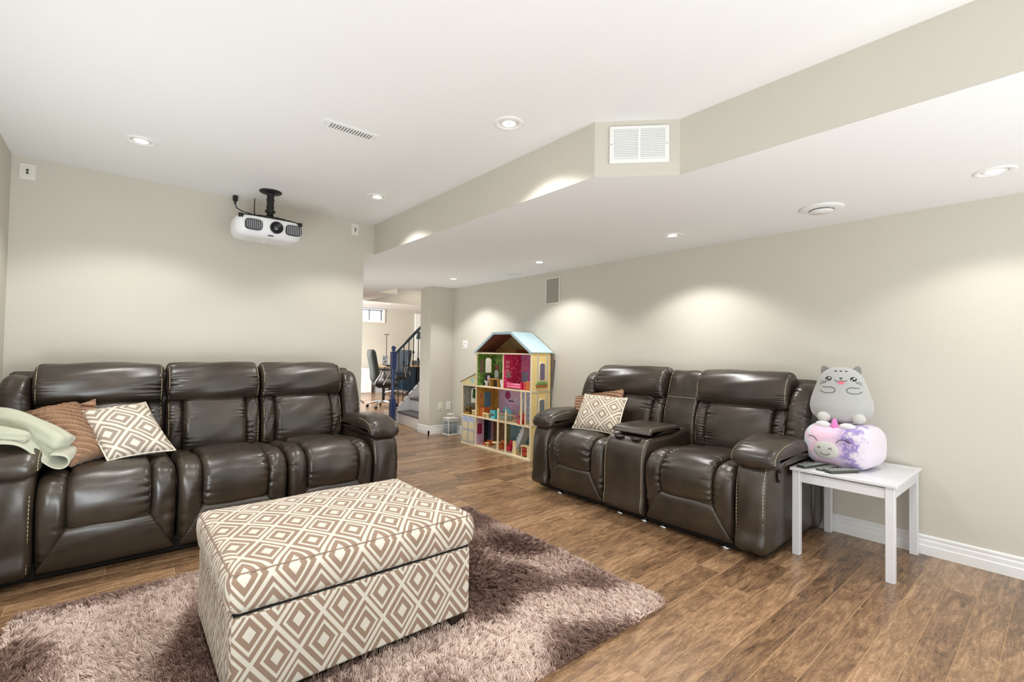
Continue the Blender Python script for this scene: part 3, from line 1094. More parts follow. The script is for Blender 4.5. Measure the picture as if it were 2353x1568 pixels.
def couch(name, loc, label, xf, seats, backs, arms, pads, wings, depth, console=None, cback=None, seed=0):
    t = thing(name, loc, label, 'sofa')
    sd = seed

    def P(nm, prof, x0, x1, m=LEATHER, par=None, **kw):
        nonlocal sd
        sd += 1
        b = MB(xf)
        puff(b, prof, x0, x1, seed=sd, **kw)
        return b.build(nm, m, par or t, recalc=False)
    SB = MB(xf)
    for (a, c) in seats:
        g = 0.006
        bw = 0.118 + (c - a - 0.57) * 0.3
        sc = P('seat_cushion', P_PAD, a + bw, c - bw, r=0.030, bulge=0.010, crease=0.015, lump=0.0025)
        P('side_bolster', P_BOL, a + g, a + bw + 0.004, par=sc, r=0.042, bulge=0.006, crease=0.012, st=20)
        P('side_bolster', P_BOL, c - bw - 0.004, c - g, par=sc, r=0.042, bulge=0.006, crease=0.012, st=20)
        h0, h1 = (c - a) / 2 - bw + 0.004, (c - a) / 2 - 0.012
        P('footrest_panel', P_FOOT, a + g, c - g, r=0.014, bulge=0.003, crease=0.002, lump=0.001, half=lambda z, h0=h0, h1=h1: h0 + (h1 - h0) * min(1, max(0, (0.26 - z) / 0.19)))
    for (a, c) in backs:
        bw = 0.098
        g = 0.005
        bc = P('back_cushion', P_LUM, a + bw, c - bw, r=0.032, bulge=0.010, crease=0.016, lump=0.003)
        P('side_bolster', P_LBO, a + g, a + bw + 0.004, par=bc, r=0.036, bulge=0.006, crease=0.012, st=20)
        P('side_bolster', P_LBO, c - bw - 0.004, c - g, par=bc, r=0.036, bulge=0.006, crease=0.012, st=20)
        P('headrest', P_HEAD, a + g, c - g, r=0.035, bulge=0.012, crease=0.016, lump=0.004, cw=0.04)
        for xx, sg in ((a + g, 1), (c - g, -1)):
            stitch(SB, P_HEAD, xx + sg * 0.016, 0.016, 0.035, lambda q: q[0] < 0.70)
            stitch(SB, P_LBO, xx + sg * 0.016, 0.016, 0.036, lambda q: q[0] < 0.64 and 0.50 < q[1] < 0.82)
    for k, (a, c) in enumerate(arms):
        P('arm', P_ARM, a, c, r=0.034, bulge=0.008, crease=0.002, lump=0.003, n=130)
        for xx, sg in ((a, 1), (c, -1)):
            stitch(SB, P_ARM, xx + sg * 0.014, 0.014, 0.038, lambda q: q[0] < 0.05 and q[1] > 0.07)
    for (a, c) in pads:
        P('arm_pad', P_APAD, a, c, r=0.056, bulge=0.006, crease=0.007, n=150, cw=0.06, kmin=20, kmax=46)
        for xx, sg in ((a, 1), (c, -1)):
            stitch(SB, P_APAD, xx + sg * 0.012, 0.012, 0.056, lambda q: q[0] < 0.25 and q[1] > 0.55)
    for (a, c) in wings:
        P('wing', P_WING, a, c, r=0.045, bulge=0.008, crease=0.016)
    x0, x1 = wings[0][0] + 0.02, wings[1][1] - 0.02
    P('back_shell', shell(depth), x0, x1, r=0.03, bulge=0.0, crease=0.0)
    if console:
        a, c = console
        cb = P('console', P_CONS, a + 0.004, c - 0.004, r=0.03, bulge=0.004, crease=0.001, lump=0.0015, n=130)
        for xx, sg in ((a + 0.004, 1), (c - 0.004, -1)):
            stitch(SB, P_CONS, xx + sg * 0.016, 0.016, 0.03, lambda q: q[0] < 0.12 and q[1] > 0.07)
        ld = P('console_lid', P_CLID, a + 0.012, c - 0.012, par=cb, r=0.022, bulge=0.003, crease=0.001, lump=0.001)
        for q in (0.3, 0.7):
            b = MB(xf)
            xx = a + (c - a) * q
            b.lathe((xx, 0.055, 0.568), [(0.030, -0.002), (0.036, 0.004), (0.040, 0.004), (0.041, -0.003)], 24)
            b.build('cup_holder', BLACK, cb)
    if cback:
        a, c = cback
        P('console_back', P_CBACK, a + 0.004, c - 0.004, r=0.025, bulge=0.006, crease=0.006)
        for xx, sg in ((a + 0.004, 1), (c - 0.004, -1)):
            stitch(SB, P_CBACK, xx + sg * 0.014, 0.014, 0.025, lambda q: q[0] < 0.74 and q[1] > 0.55)
        R, N, per = smooth_closed(P_CBACK, 400)
        i = int(np.argmin(np.abs(R[:, 1] - 0.83) + 10 * (R[:, 0] > 0.72)))
        for j in range(17):
            xa = a + 0.02 + j * (c - a - 0.04) / 17
            y_, z_ = R[i][0] - 0.009, R[i][1]
            SB.box(xa, xa + 0.009, y_ - 0.002, y_ + 0.002, z_ - 0.0015, z_ + 0.0015)
    so = SB.build('stitching', STITCH, t, recalc=False)
    so['kind'] = 'stuff'
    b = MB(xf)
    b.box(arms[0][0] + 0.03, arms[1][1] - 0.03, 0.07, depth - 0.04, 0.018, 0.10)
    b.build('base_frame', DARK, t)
    return t


# three-seat sofa: local x = world x, local y = world y - 3.21
XF1 = Matrix.Translation((0, 3.21, 0))
sofa = couch('reclining_sofa', (0.58, 3.7, 0), 'dark brown leather three-seat reclining sofa against the left wall', XF1,
             [(-0.285, 0.285), (0.285, 0.862), (0.862, 1.43)],
             [(-0.368, 0.256), (0.256, 0.822), (0.822, 1.42)],
             [(-0.475, -0.285), (1.43, 1.620)], [(-0.500, -0.262), (1.405, 1.640)],
             [(-0.500, -0.365), (1.42, 1.555)], 0.98, seed=10)
for (x, y) in ((-0.38, 0.12), (0.2, 0.12), (0.95, 0.12), (1.52, 0.12), (-0.38, 0.85), (1.5, 0.85)):
    b = MB(XF1)
    b.cyl((x, y, 0), (x, y, 0.03), 0.022, n=16)
    b.build('foot', BLACK, sofa)

XF2 = Matrix.Translation((2.79, 0, 0)) @ Matrix.Rotation(-math.pi / 2, 4, 'Z')
love = couch('reclining_loveseat', (3.25, 2.05, 0), 'dark brown leather reclining loveseat with centre console against the right wall', XF2,
             [(-2.835, -2.245), (-1.890, -1.275)],
             [(-2.845, -2.135), (-1.855, -1.20)],
             [(-3.02, -2.835), (-1.275, -1.10)], [(-3.04, -2.80), (-1.31, -1.045)],
             [(-2.985, -2.84), (-1.205, -1.065)], 0.915, console=(-2.245, -1.890), cback=(-2.135, -1.855), seed=60)
for (Y) in (2.755, 2.145, 1.937, 1.787, 1.362):
    b = MB()
    b.lathe((2.875, Y, 0), [(0.026, 0.0), (0.026, 0.010), (0.012, 0.014), (0.012, 0.05)], 18)
    b.build('glide', CHROME, love)
for (Y) in (2.9, 1.25):
    b = MB()
    b.lathe((3.5, Y, 0), [(0.026, 0.0), (0.026, 0.010), (0.012, 0.014), (0.012, 0.05)], 18)
    b.build('glide', CHROME, love)
# recliner pull on the outer side of the near arm
b = MB()
HX, HZ, HY = 2.955, 0.475, 1.092
ring = [(HX + 0.020 * math.cos(a), HY, HZ + 0.037 * math.sin(a)) for a in np.linspace(0, 2 * math.pi, 25)]
b.tube(ring, 0.0045, n=8)
pl = b.build('recliner_pull', BLACK, love)
b = MB()
b.ball((HX, HY + 0.003, HZ), 0.018, 0.004, 0.034)
b.build('pull_cup', DARK, pl)
b = MB()
b.box(HX - 0.008, HX + 0.006, HY - 0.006, HY + 0.003, HZ - 0.024, HZ + 0.02, 0.003)
b.build('pull_lever', mat('lever_brown', (70, 60, 52), 0.4), pl)

# ------------------------------------------------------------------ shag rug
def rug_noise(x, y, seed, freqs):
    rg = np.random.default_rng(seed)
    o = np.zeros_like(x)
    for f, a in freqs:
        for _ in range(5):
            th = rg.uniform(0, 6.28)
            o += a / 2.2 * np.sin(f * (x * math.cos(th) + y * math.sin(th)) + rg.uniform(0, 6.28))
    return o


RGX0, RGX1, RGY0, RGY1 = -0.31, 2.015, 1.215, 2.885
rug = thing('shag_rug', ((RGX0 + RGX1) / 2, (RGY0 + RGY1) / 2, 0), 'taupe and pale pink shaggy rug under the patterned ottoman', 'rug')
b = MB()
n = 40
pts = []
for i in range(48):
    a = 2 * math.pi * i / 48
    ca, sa = math.cos(a), math.sin(a)
    pts.append(((RGX0 + RGX1) / 2 + math.copysign(abs(ca) ** 0.07, ca) * ((RGX1 - RGX0) / 2 - 0.016), (RGY0 + RGY1) / 2 + math.copysign(abs(sa) ** 0.07, sa) * ((RGY1 - RGY0) / 2 - 0.016)))
b.prism(pts, 'Z', 0.0005, 0.010)
b.build('backing', mat('rug_backing', (120, 96, 86), 0.9), rug)
NC = 185000
cxr = RNG.uniform(RGX0 + 0.004, RGX1 - 0.004, NC)
cyr = RNG.uniform(RGY0 + 0.004, RGY1 - 0.004, NC)
keep = (np.abs((cxr - (RGX0 + RGX1) / 2) / ((RGX1 - RGX0) / 2)) ** 34 + np.abs((cyr - (RGY0 + RGY1) / 2) / ((RGY1 - RGY0) / 2)) ** 34) < 1
keep &= ~((cxr > 0.33) & (cxr < 1.14) & (cyr > 1.70) & (cyr < 2.31))
cxr, cyr = cxr[keep], cyr[keep]
# tufts: strands gather in clumps
cell = 0.016
gx, gy = np.floor(cxr / cell), np.floor(cyr / cell)
hx = np.modf(np.abs(np.sin(gx * 127.1 + gy * 311.7) * 43758.5453))[0]
hy = np.modf(np.abs(np.sin(gx * 269.5 + gy * 183.3) * 43758.5453))[0]
hz = np.modf(np.abs(np.sin(gx * 419.2 + gy * 371.9) * 43758.5453))[0]
NC = len(cxr)
ang = 2.2 + 1.9 * rug_noise(cxr, cyr, 3, ((2.2, 0.8), (5.0, 0.5), (9, 0.3))) + (hx - 0.5) * 2.6 + RNG.normal(0, 0.25, NC)
lean = np.clip(0.020 + 0.009 * rug_noise(cxr, cyr, 5, ((4, 0.7), (13, 0.5))) + (hy - 0.5) * 0.026 + RNG.normal(0, 0.003, NC), 0.001, 0.042)
hgt = np.clip(0.029 - lean * 0.45 + (hz - 0.5) * 0.018 + RNG.normal(0, 0.0025, NC), 0.010, 0.046)
edge = np.minimum.reduce([cxr - RGX0, RGX1 - cxr, cyr - RGY0, RGY1 - cyr])
hgt *= np.clip(0.55 + edge * 12, 0.55, 1)
dx, dy = np.cos(ang) * lean, np.sin(ang) * lean
ew = np.exp(-edge / 0.018)
ex_ = np.where(np.minimum(cxr - RGX0, RGX1 - cxr) < np.minimum(cyr - RGY0, RGY1 - cyr), np.sign(cxr - 0.85), 0.0)
ey_ = np.where(ex_ == 0, np.sign(cyr - 2.05), 0.0)
dx = dx * (1 - ew * 0.7) + ex_ * 0.020 * ew
dy = dy * (1 - ew * 0.7) + ey_ * 0.020 * ew
patch = rug_noise(cxr, cyr, 21, ((6.5, 0.30), (12, 0.22), (21, 0.14))) - 0.22  # light and shade of brushed pile, put into the strand colour
for (gx_, gy_, sa_, sb_, th_, am_) in ((1.72, 1.37, 0.20, 0.075, -0.75, 1.0), (1.90, 1.33, 0.10, 0.07, 0.3, 0.6), (1.50, 1.56, 0.07, 0.06, 0.2, 0.9), (1.20, 1.42, 0.16, 0.10, 0.9, 1.0), (1.08, 1.25, 0.10, 0.08, 0.4, 0.7),
                                       (1.75, 1.95, 0.28, 0.05, 2.1, 0.6), (1.95, 2.35, 0.05, 0.30, 0.0, 0.5), (-0.12, 2.62, 0.09, 0.20, 0.3, 0.9), (0.02, 2.35, 0.10, 0.12, 0.5, 0.6), (0.20, 2.72, 0.30, 0.07, 0.1, 0.7), (-0.05, 2.05, 0.12, 0.15, 0.8, 0.5), (0.16, 2.45, 0.05, 0.16, -0.4, 0.6)):
    ux_ = (cxr - gx_) * math.cos(th_) + (cyr - gy_) * math.sin(th_)
    uy_ = -(cxr - gx_) * math.sin(th_) + (cyr - gy_) * math.cos(th_)
    patch += am_ * np.exp(-0.5 * (ux_ / sa_) ** 2 - 0.5 * (uy_ / sb_) ** 2)
tone = 1 / (1 + np.exp(-(patch * 5.5 - 0.2)))
tone = np.clip(tone * 0.8 + 0.1 + (hx - 0.5) * 0.34 + RNG.normal(0, 0.12, NC), 0, 1)
K = 4
pos = np.zeros((NC, K, 3), np.float32)
wob = RNG.normal(0, 0.0016, (NC, 2))
for j in range(K):
    t_ = j / (K - 1)
    pos[:, j, 0] = cxr + dx * t_ ** 1.5 + wob[:, 0] * math.sin(3.1 * t_) + (hx - 0.5) * 0.006 * t_
    pos[:, j, 1] = cyr + dy * t_ ** 1.5 + wob[:, 1] * math.sin(3.1 * t_) + (hy - 0.5) * 0.006 * t_
    pos[:, j, 2] = 0.009 + hgt * (1 - (1 - t_) ** 1.4)
pos[:, :, 0] -= (RGX0 + RGX1) / 2
pos[:, :, 1] -= (RGY0 + RGY1) / 2
hc = bpy.data.hair_curves.new('pile')
hc.add_curves([K] * NC)
hc.position_data.foreach_set('vector', pos.reshape(-1))
ra = hc.attributes.get('radius') or hc.attributes.new('radius', 'FLOAT', 'POINT')
rad = np.tile(np.array([0.0016, 0.0017, 0.0015, 0.0007], np.float32), NC)
ra.data.foreach_set('value', rad)
ta = hc.attributes.new('tone', 'FLOAT', 'CURVE')
ta.data.foreach_set('value', tone.astype(np.float32))
m, nt, bs = new_mat('shag_pile')
nb = NB(nt)
at = nb.node('ShaderNodeAttribute', attribute_name='tone')
cr = nb.node('ShaderNodeValToRGB')
cr.color_ramp.elements[0].position, cr.color_ramp.elements[0].color = 0.12, (*s2l((112, 88, 79)), 1)
cr.color_ramp.elements[1].position, cr.color_ramp.elements[1].color = 0.85, (*s2l((222, 203, 192)), 1)
k = cr.color_ramp.elements.new(0.5)
k.color = (*s2l((158, 131, 120)), 1)
nt.links.new(at.outputs['Fac'], cr.inputs['Fac'])
nt.links.new(cr.outputs['Color'], bs.inputs['Base Color'])
bs.inputs['Roughness'].default_value = 0.55
bs.inputs['Specular IOR Level'].default_value = 0.35
hc.materials.append(m)
po = bpy.data.objects.new('pile', hc)
COL.objects.link(po)
po.parent = rug
po['kind'] = 'stuff'


# ------------------------------------------------------------------ rounded boxes
def rbox(mb, x0, x1, y0, y1, z0, z1, r, n=10, fn=None, M=None, smooth=True):
    """box with round edges; fn(p, nrm) -> p moves points; n samples across every side"""
    h = np.array([(x1 - x0) / 2, (y1 - y0) / 2, (z1 - z0) / 2])
    c = np.array([(x0 + x1) / 2, (y0 + y1) / 2, (z0 + z1) / 2])
    r = min(r, h.min() * 0.98)
    for ax in range(3):
        a, d = (ax + 1) % 3, (ax + 2) % 3

        def samp(hh):
            e = np.linspace(0, 1, 5)[:-1] * min(r, hh * 0.9)
            mid = np.linspace(-hh + min(r, hh * 0.9), hh - min(r, hh * 0.9), n)
            return np.r_[-hh + e, mid, hh - e[::-1]]
        A, D = samp(h[a]), samp(h[d])
        for sg in (-1, 1):
            vs, fs = [], []
            for i in A:
                for j in D:
                    p = np.zeros(3)
                    p[ax], p[a], p[d] = sg * h[ax], i, j
                    q = np.clip(p, -(h - r), h - r)
                    e = p - q
                    l = np.linalg.norm(e)
                    nr = e / l if l > 1e-9 else np.eye(3)[ax] * sg
                    p = q + nr * r + c
                    if fn:
                        p = fn(p, nr)
                    if M is not None:
                        p = M @ Vector(p)
                    vs.append(tuple(p))
            for i in range(len(A) - 1):
                for j in range(len(D) - 1):
                    k = i * len(D) + j
                    f = (k, k + len(D), k + len(D) + 1, k + 1)
                    fs.append(f if sg > 0 else f[::-1])
            mb.add(vs, fs, smooth)
    return mb


def uv_world(o, org, fn):
    me = o.data
    ul = me.uv_layers.new(name='uv')
    for poly in me.polygons:
        nx, ny, nz = poly.normal
        for li in poly.loop_indices:
            p = me.vertices[me.loops[li].vertex_index].co
            ul.data[li].uv = fn((p[0] + org[0], p[1] + org[1], p[2] + org[2]), (nx, ny, nz))


# ------------------------------------------------------------------ patterned ottoman
OTM = diamond_mat('diamond_upholstery', 0.147, 0.200, (138, 116, 99), (206, 201, 188), ox=0.0385, oy=-0.043)
OX0, OX1, OY0, OY1 = 0.288, 1.178, 1.652, 2.350
ott = thing('storage_ottoman', ((OX0 + OX1) / 2, (OY0 + OY1) / 2, 0.02), 'large storage ottoman in brown and cream diamond fabric standing on the shag rug', 'ottoman')


def ouv(p, n):
    ax, ay, az = abs(n[0]), abs(n[1]), abs(n[2])
    if az >= ax and az >= ay:
        return (p[0], p[1])
    if ay >= ax:
        if p[2] > 0.335:
            return (p[0] - 0.016 + 0.02, p[2] - 0.218)
        return (p[0] - 0.016, p[2] - 0.234)
    return (p[1] + 0.03, p[2] - 0.234)


b = MB()
rbox(b, OX0, OX1, OY0, OY1, 0.065, 0.338, 0.014, n=6)
o = b.build('body', OTM, ott, recalc=False)
uv_world(o, ORIG['storage_ottoman'], ouv)


def lidfn(p, nr):
    x, y, z = p
    u, v = (x - (OX0 + OX1) / 2) / 0.455, (y - (OY0 + OY1) / 2) / 0.36
    if nr[2] > 0.3:
        z += 0.022 * (1 - min(1, abs(u)) ** 2.4) * (1 - min(1, abs(v)) ** 2.4)
    if abs(nr[2]) < 0.9:
        k = math.sin(max(0, min(1, (z - 0.345) / 0.14)) * math.pi)
        x += nr[0] * 0.010 * k
        y += nr[1] * 0.012 * k
        w = 0.0022 * math.sin(38 * x + 7 * z) + 0.0015 * math.sin(95 * x + 30 * z)
        y += nr[1] * w
        x += nr[0] * 0.002 * math.sin(41 * y + 9 * z)
    z += 0.0018 * math.sin(13 * x + 4) * math.sin(11 * y + 1)
    return np.array([x, y, z])


b = MB()
rbox(b, OX0 - 0.006, OX1 + 0.012, OY0 - 0.008, OY1 + 0.012, 0.342, 0.482, 0.034, n=22, fn=lidfn)
o = b.build('lid', OTM, ott, recalc=False)
uv_world(o, ORIG['storage_ottoman'], ouv)
# piping along the lid's top seam
b = MB()
zc = 0.470
rr_ = 0.018
loop = []
for (cx_, cy_, a0) in ((OX1 - 0.012, OY0 + 0.012, -90), (OX1 - 0.012, OY1 - 0.008, 0), (OX0 + 0.012, OY1 - 0.008, 90), (OX0 + 0.012, OY0 + 0.012, 180)):
    for k_ in range(5):
        a = math.radians(a0 + k_ * 22.5)
        loop.append((cx_ + 0.014 * math.cos(a), cy_ + 0.014 * math.sin(a), zc + 0.003))
loop.append(loop[0])
b.tube(loop, 0.0022, n=8)
b.build('piping', mat('piping_brown', (140, 118, 102), 0.8), ott)
b = MB()
b.box(OX0 + 0.01, OX1 - 0.01, OY0 + 0.01, OY1 - 0.01, 0.334, 0.344)
b.build('lid_gap', DARK, ott)
for (x, y) in ((OX0 + 0.05, OY0 + 0.05), (OX1 - 0.05, OY0 + 0.05), (OX0 + 0.05, OY1 - 0.05), (OX1 - 0.05, OY1 - 0.05)):
    b = MB()
    b.box(x - 0.038, x + 0.038, y - 0.038, y + 0.038, 0.004, 0.068, 0.006)
    b.build('leg', mat('espresso_wood', (38, 26, 20), 0.4), ott)


# ------------------------------------------------------------------ cushions
def pillow(mb, TL, TR, BR, BL, th, n=30, pleat=None, face=None, wob=0.004, seed=0):
    """two-sided cushion through four 3-D corners; returns per-vertex uv in metres"""
    rg = np.random.default_rng(seed)
    ph = rg.uniform(0, 6.28, 6)
    TL, TR, BR, BL = (Vector(q) for q in (TL, TR, BR, BL))
    w = ((TR - TL).length + (BR - BL).length) / 2
    h = ((TL - BL).length + (TR - BR).length) / 2
    nrm = (TR - TL).cross(TL - BL).normalized()
    if face is not None and nrm.dot(Vector(face)) < 0:
        nrm = -nrm
    uvs = []
    base = len(mb.v)
    for sd in (1, -1):
        vs, fs = [], []
        for j in range(n + 1):
            for i in range(n + 1):
                u, v = -math.cos(math.pi * i / n), -math.cos(math.pi * j / n)
                u, v = u * 0.5 + (2 * i / n - 1) * 0.5, v * 0.5 + (2 * j / n - 1) * 0.5
                # pulled-in edges leave pointed corners
                uu = u * (1 - 0.075 * (1 - v * v) * abs(u) ** 3)
                vv = v * (1 - 0.075 * (1 - u * u) * abs(v) ** 3)
                s_, t_ = (uu + 1) / 2, (vv + 1) / 2
                p = (BL * (1 - s_) + BR * s_) * (1 - t_) + (TL * (1 - s_) + TR * s_) * t_
                f = (max(0, 1 - u * u) * max(0, 1 - v * v)) ** 0.42
                d = f * th / 2
                d += f * wob * (math.sin(5 * u + 3 * v + ph[0]) + 0.6 * math.sin(9 * v - 4 * u + ph[1]))
                e = min(1 - abs(u), 1 - abs(v))
                d += 0.004 * math.exp(-e * 9) * math.sin(34 * (u if abs(v) > abs(u) else v) + ph[2]) * min(1, e * 14)
                if pleat:
                    d += pleat(u, v) * min(1, f * 2)
                vs.append(p + nrm * (sd * d))
                uvs.append((u * w / 2, v * h / 2))
        for j in range(n):
            for i in range(n):
                k = j * (n + 1) + i
                q = (k, k + 1, k + n + 2, k + n + 1)
                fs.append(q if sd > 0 else q[::-1])
        mb.add(vs, fs, True)
    return uvs


def edge_loop(TL, TR, BR, BL, k=14):
    TL, TR, BR, BL = (Vector(q) for q in (TL, TR, BR, BL))
    c = (TL + TR + BR + BL) / 4
    out = []
    for a, d in ((TL, TR), (TR, BR), (BR, BL), (BL, TL)):
        mid = (a + d) / 2
        for i in range(k):
            t_ = i / k
            p = a.lerp(d, t_)
            out.append(p + (c - mid) * 0.075 * (1 - (2 * t_ - 1) ** 2))
    out.append(out[0])
    return out


PIL = diamond_mat('diamond_cushion', 0.188, 0.186, (142, 128, 114), (214, 205, 189), shift=0.0, ox=0.02, oy=0.045)


def dia_pillow(label, TL, TR, BR, BL, th, face, seed):
    c = (Vector(TL) + Vector(TR) + Vector(BR) + Vector(BL)) / 4
    c.z = min(Vector(BL).z, Vector(BR).z)
    t = thing('diamond_cushion', tuple(c), label, 'cushion')
    b = MB()
    uv = pillow(b, TL, TR, BR, BL, th, face=face, seed=seed)
    b.build('cover', PIL, t, recalc=False, uvs=uv)
    b = MB()
    b.tube(edge_loop(TL, TR, BR, BL), 0.0045, n=6)
    b.build('piping', mat('cream_piping', (232, 222, 204), 0.8), t)
    return t


BRN = mat('pleated_brown', (150, 112, 80), 0.55, noise=0.12, nscale=30, bump=0.3, bscale=90, sheen=0.3)


def pleats(fq, amp, band=None):
    def f(u, v):
        s_ = (u * 0.35 + v) * fq
        a = s_ - math.floor(s_)
        return amp * ((1 - a) ** 0.6) - amp * 0.5
    return f


def brown_pillow(label, TL, TR, BR, BL, th, face, seed, fq=7.0, weave=True):
    c = (Vector(TL) + Vector(TR) + Vector(BR) + Vector(BL)) / 4
    c.z = min(Vector(BL).z, Vector(BR).z)
    t = thing('pleated_cushion', tuple(c), label, 'cushion')
    b = MB()
    pillow(b, TL, TR, BR, BL, th, n=90, face=face, seed=seed, pleat=pleats(fq * 0.8, 0.030))
    b.build('cover', BRN, t, recalc=False)
    return t


# on the sofa: three cushions and a folded throw
SF = (0.2, -1, 0.3)
dia_pillow('brown and cream diamond cushion with piping leaning on the sofa seat', (-0.170, 3.66, 0.790), (0.150, 3.72, 0.820), (0.292, 3.48, 0.545), (-0.018, 3.42, 0.535), 0.15, SF, 1)
brown_pillow('brown pleated cushion between the diamond cushion and the throw on the sofa', (-0.372, 3.66, 0.800), (-0.160, 3.74, 0.835), (-0.015, 3.55, 0.545), (-0.165, 3.38, 0.530), 0.17, (-0.1, -1, 0.3), 2, fq=6.5)
brown_pillow('brown pleated cushion behind the diamond cushion, only its corner showing above', (-0.300, 3.755, 0.790), (-0.085, 3.775, 0.850), (-0.03, 3.70, 0.56), (-0.25, 3.66, 0.56), 0.10, (-0.1, -1, 0.3), 3, fq=5.0)
# on the loveseat
LF = (-1, 0.1, 0.3)
dia_pillow('upright brown and cream diamond cushion on the far seat of the loveseat', (3.25, 2.825, 0.800), (3.22, 2.345, 0.805), (2.99, 2.255, 0.535), (2.985, 2.735, 0.530), 0.13, LF, 4)
brown_pillow('pleated brown cushion tucked behind the diamond cushion on the loveseat', (3.25, 2.945, 0.770), (3.40, 2.50, 0.865), (3.25, 2.45, 0.545), (3.10, 2.865, 0.535), 0.10, LF, 5, fq=6.0)

# sage throw over the left arm of the sofa
SAGE = mat('sage_throw', (174, 175, 154), 0.9, noise=0.03, nscale=20, bump=0.35, bscale=14, sheen=0.3)


def cloth_roll(mb, P, rad, sq=0.75, n=30, seed=0, fold=0.006):
    rg = np.random.default_rng(seed)
    ph = rg.uniform(0, 6.28, 4)
    P = [Vector(p) for p in P]
    m = 40
    vs, fs = [], []
    L = len(P) - 1
    for i in range(m + 1):
        t_ = i / m * L
        k = min(int(t_), L - 1)
        f = t_ - k
        p0, p1, p2, p3 = P[max(k - 1, 0)], P[k], P[k + 1], P[min(k + 2, L)]
        p = 0.5 * ((2 * p1) + (p2 - p0) * f + (2 * p0 - 5 * p1 + 4 * p2 - p3) * f * f + (3 * p1 - p0 - 3 * p2 + p3) * f ** 3)
        d = (p2 - p1).normalized()
        a = Vector((0, 0, 1))
        a = (a - d * a.dot(d)).normalized()
        s_ = d.cross(a)
        tt = i / m
        e = min(tt, 1 - tt) * m * 0.02
        R = rad[0] + (rad[1] - rad[0]) * tt
        R *= (1 - (1 - min(1, e / 0.10)) ** 2.5) ** 0.5 + 0.02
        for j in range(n):
            th = 2 * math.pi * j / n
            w = 1 + (fold / R) * (math.sin(3 * th + 3 * tt + ph[0]) + 0.7 * math.sin(7 * th - 5 * tt + ph[1]) + 0.4 * math.sin(11 * th + 9 * tt + ph[2])) if R > 0.01 else 1
            vs.append(p + (s_ * math.cos(th) + a * math.sin(th) * sq) * R * w)
    for i in range(m):
        for j in range(n):
            fs.append((i * n + j, i * n + (j + 1) % n, (i + 1) * n + (j + 1) % n, (i + 1) * n + j))
    mb.add(vs, fs, True)


t = thing('throw_blanket', (-0.35, 3.40, 0.67), 'sage green folded throw draped over the left arm of the sofa', 'blanket')
b = MB()
cloth_roll(b, [(-0.50, 3.53, 0.795), (-0.40, 3.48, 0.775), (-0.28, 3.42, 0.715), (-0.185, 3.36, 0.645)], (0.058, 0.062), sq=0.95, seed=1)
b.build('folded_roll', SAGE, t, recalc=False)
b = MB()
cloth_roll(b, [(-0.52, 3.37, 0.745), (-0.45, 3.35, 0.745), (-0.37, 3.325, 0.727), (-0.315, 3.31, 0.712)], (0.050, 0.030), sq=0.7, seed=2)
b.build('folded_end', SAGE, t, recalc=False)
b = MB()
cloth_roll(b, [(-0.52, 3.31, 0.69), (-0.47, 3.30, 0.69), (-0.42, 3.29, 0.68)], (0.040, 0.030), sq=0.5, seed=3)
b.build('folded_end', SAGE, t, recalc=False)
# hanging flap: a folded strip that droops past the pad and curls back
b = MB()
cl = [(-0.42, 0.695), (-0.36, 0.690), (-0.315, 0.655), (-0.27, 0.600), (-0.225, 0.555), (-0.185, 0.548), (-0.162, 0.572), (-0.172, 0.605), (-0.205, 0.615), (-0.24, 0.622)]
vs, fs = [], []
mm_ = 10
for i, (x, z) in enumerate(cl):
    for j in range(mm_ + 1):
        v = j / mm_
        vs.append((x + 0.02 * v, 3.26 + 0.17 * v, z + 0.05 * v * (1 - i / 14) + 0.004 * math.sin(8 * v + i)))
for i in range(len(cl) - 1):
    for j in range(mm_):
        k = i * (mm_ + 1) + j
        fs.append((k, k + 1, k + mm_ + 2, k + mm_ + 1))
b.add(vs, fs, True)
o = b.build('hanging_flap', SAGE, t, recalc=True)
md = o.modifiers.new('thick', 'SOLIDIFY')
md.thickness = 0.010
md.offset = 0
md = o.modifiers.new('sub', 'SUBSURF')
md.levels = md.render_levels = 2

# ------------------------------------------------------------------ white side table
TW = mat('table_white', (222, 223, 227), 0.35, noise=0.01, nscale=6)
t = thing('side_table', (3.40, 0.832, 0), 'small white wooden side table between the loveseat and the wall', 'table')
b = MB()
b.box(3.085, 3.715, 0.580, 1.084, 0.494, 0.512, 0.003)
b.build('table_top', TW, t)
for x in (3.100, 3.662):
    for y in (0.592, 1.034):
        b = MB()
        b.box(x, x + 0.040, y, y + 0.040, 0, 0.494, 0.002)
        b.build('leg', TW, t)
for q in ((3.140, 3.662, 0.598, 0.616), (3.140, 3.662, 1.050, 1.068), (3.106, 3.124, 0.632, 1.034), (3.678, 3.696, 0.632, 1.034)):
    b = MB()
    b.box(*q, 0.430, 0.484, 0.001)
    b.build('apron', TW, t)


# ------------------------------------------------------------------ plush toys
def frame(c, f):
    """local x: viewer's right, y: away from the viewer, z: up; f: facing direction (xy)"""
    f = Vector((f[0], f[1], 0)).normalized()
    r = Vector((-f.y, f.x, 0))
    M = Matrix.Identity(4)
    M.col[0][:3], M.col[1][:3], M.col[2][:3], M.col[3][:3] = r, -f, (0, 0, 1), c
    return M


def plush_mat(name, rgb, bump=0.18, sc=300):
    return mat(name, rgb, 0.9, noise=0.05, nscale=14, bump=bump, bscale=sc, sheen=0.5, spec=0.2)


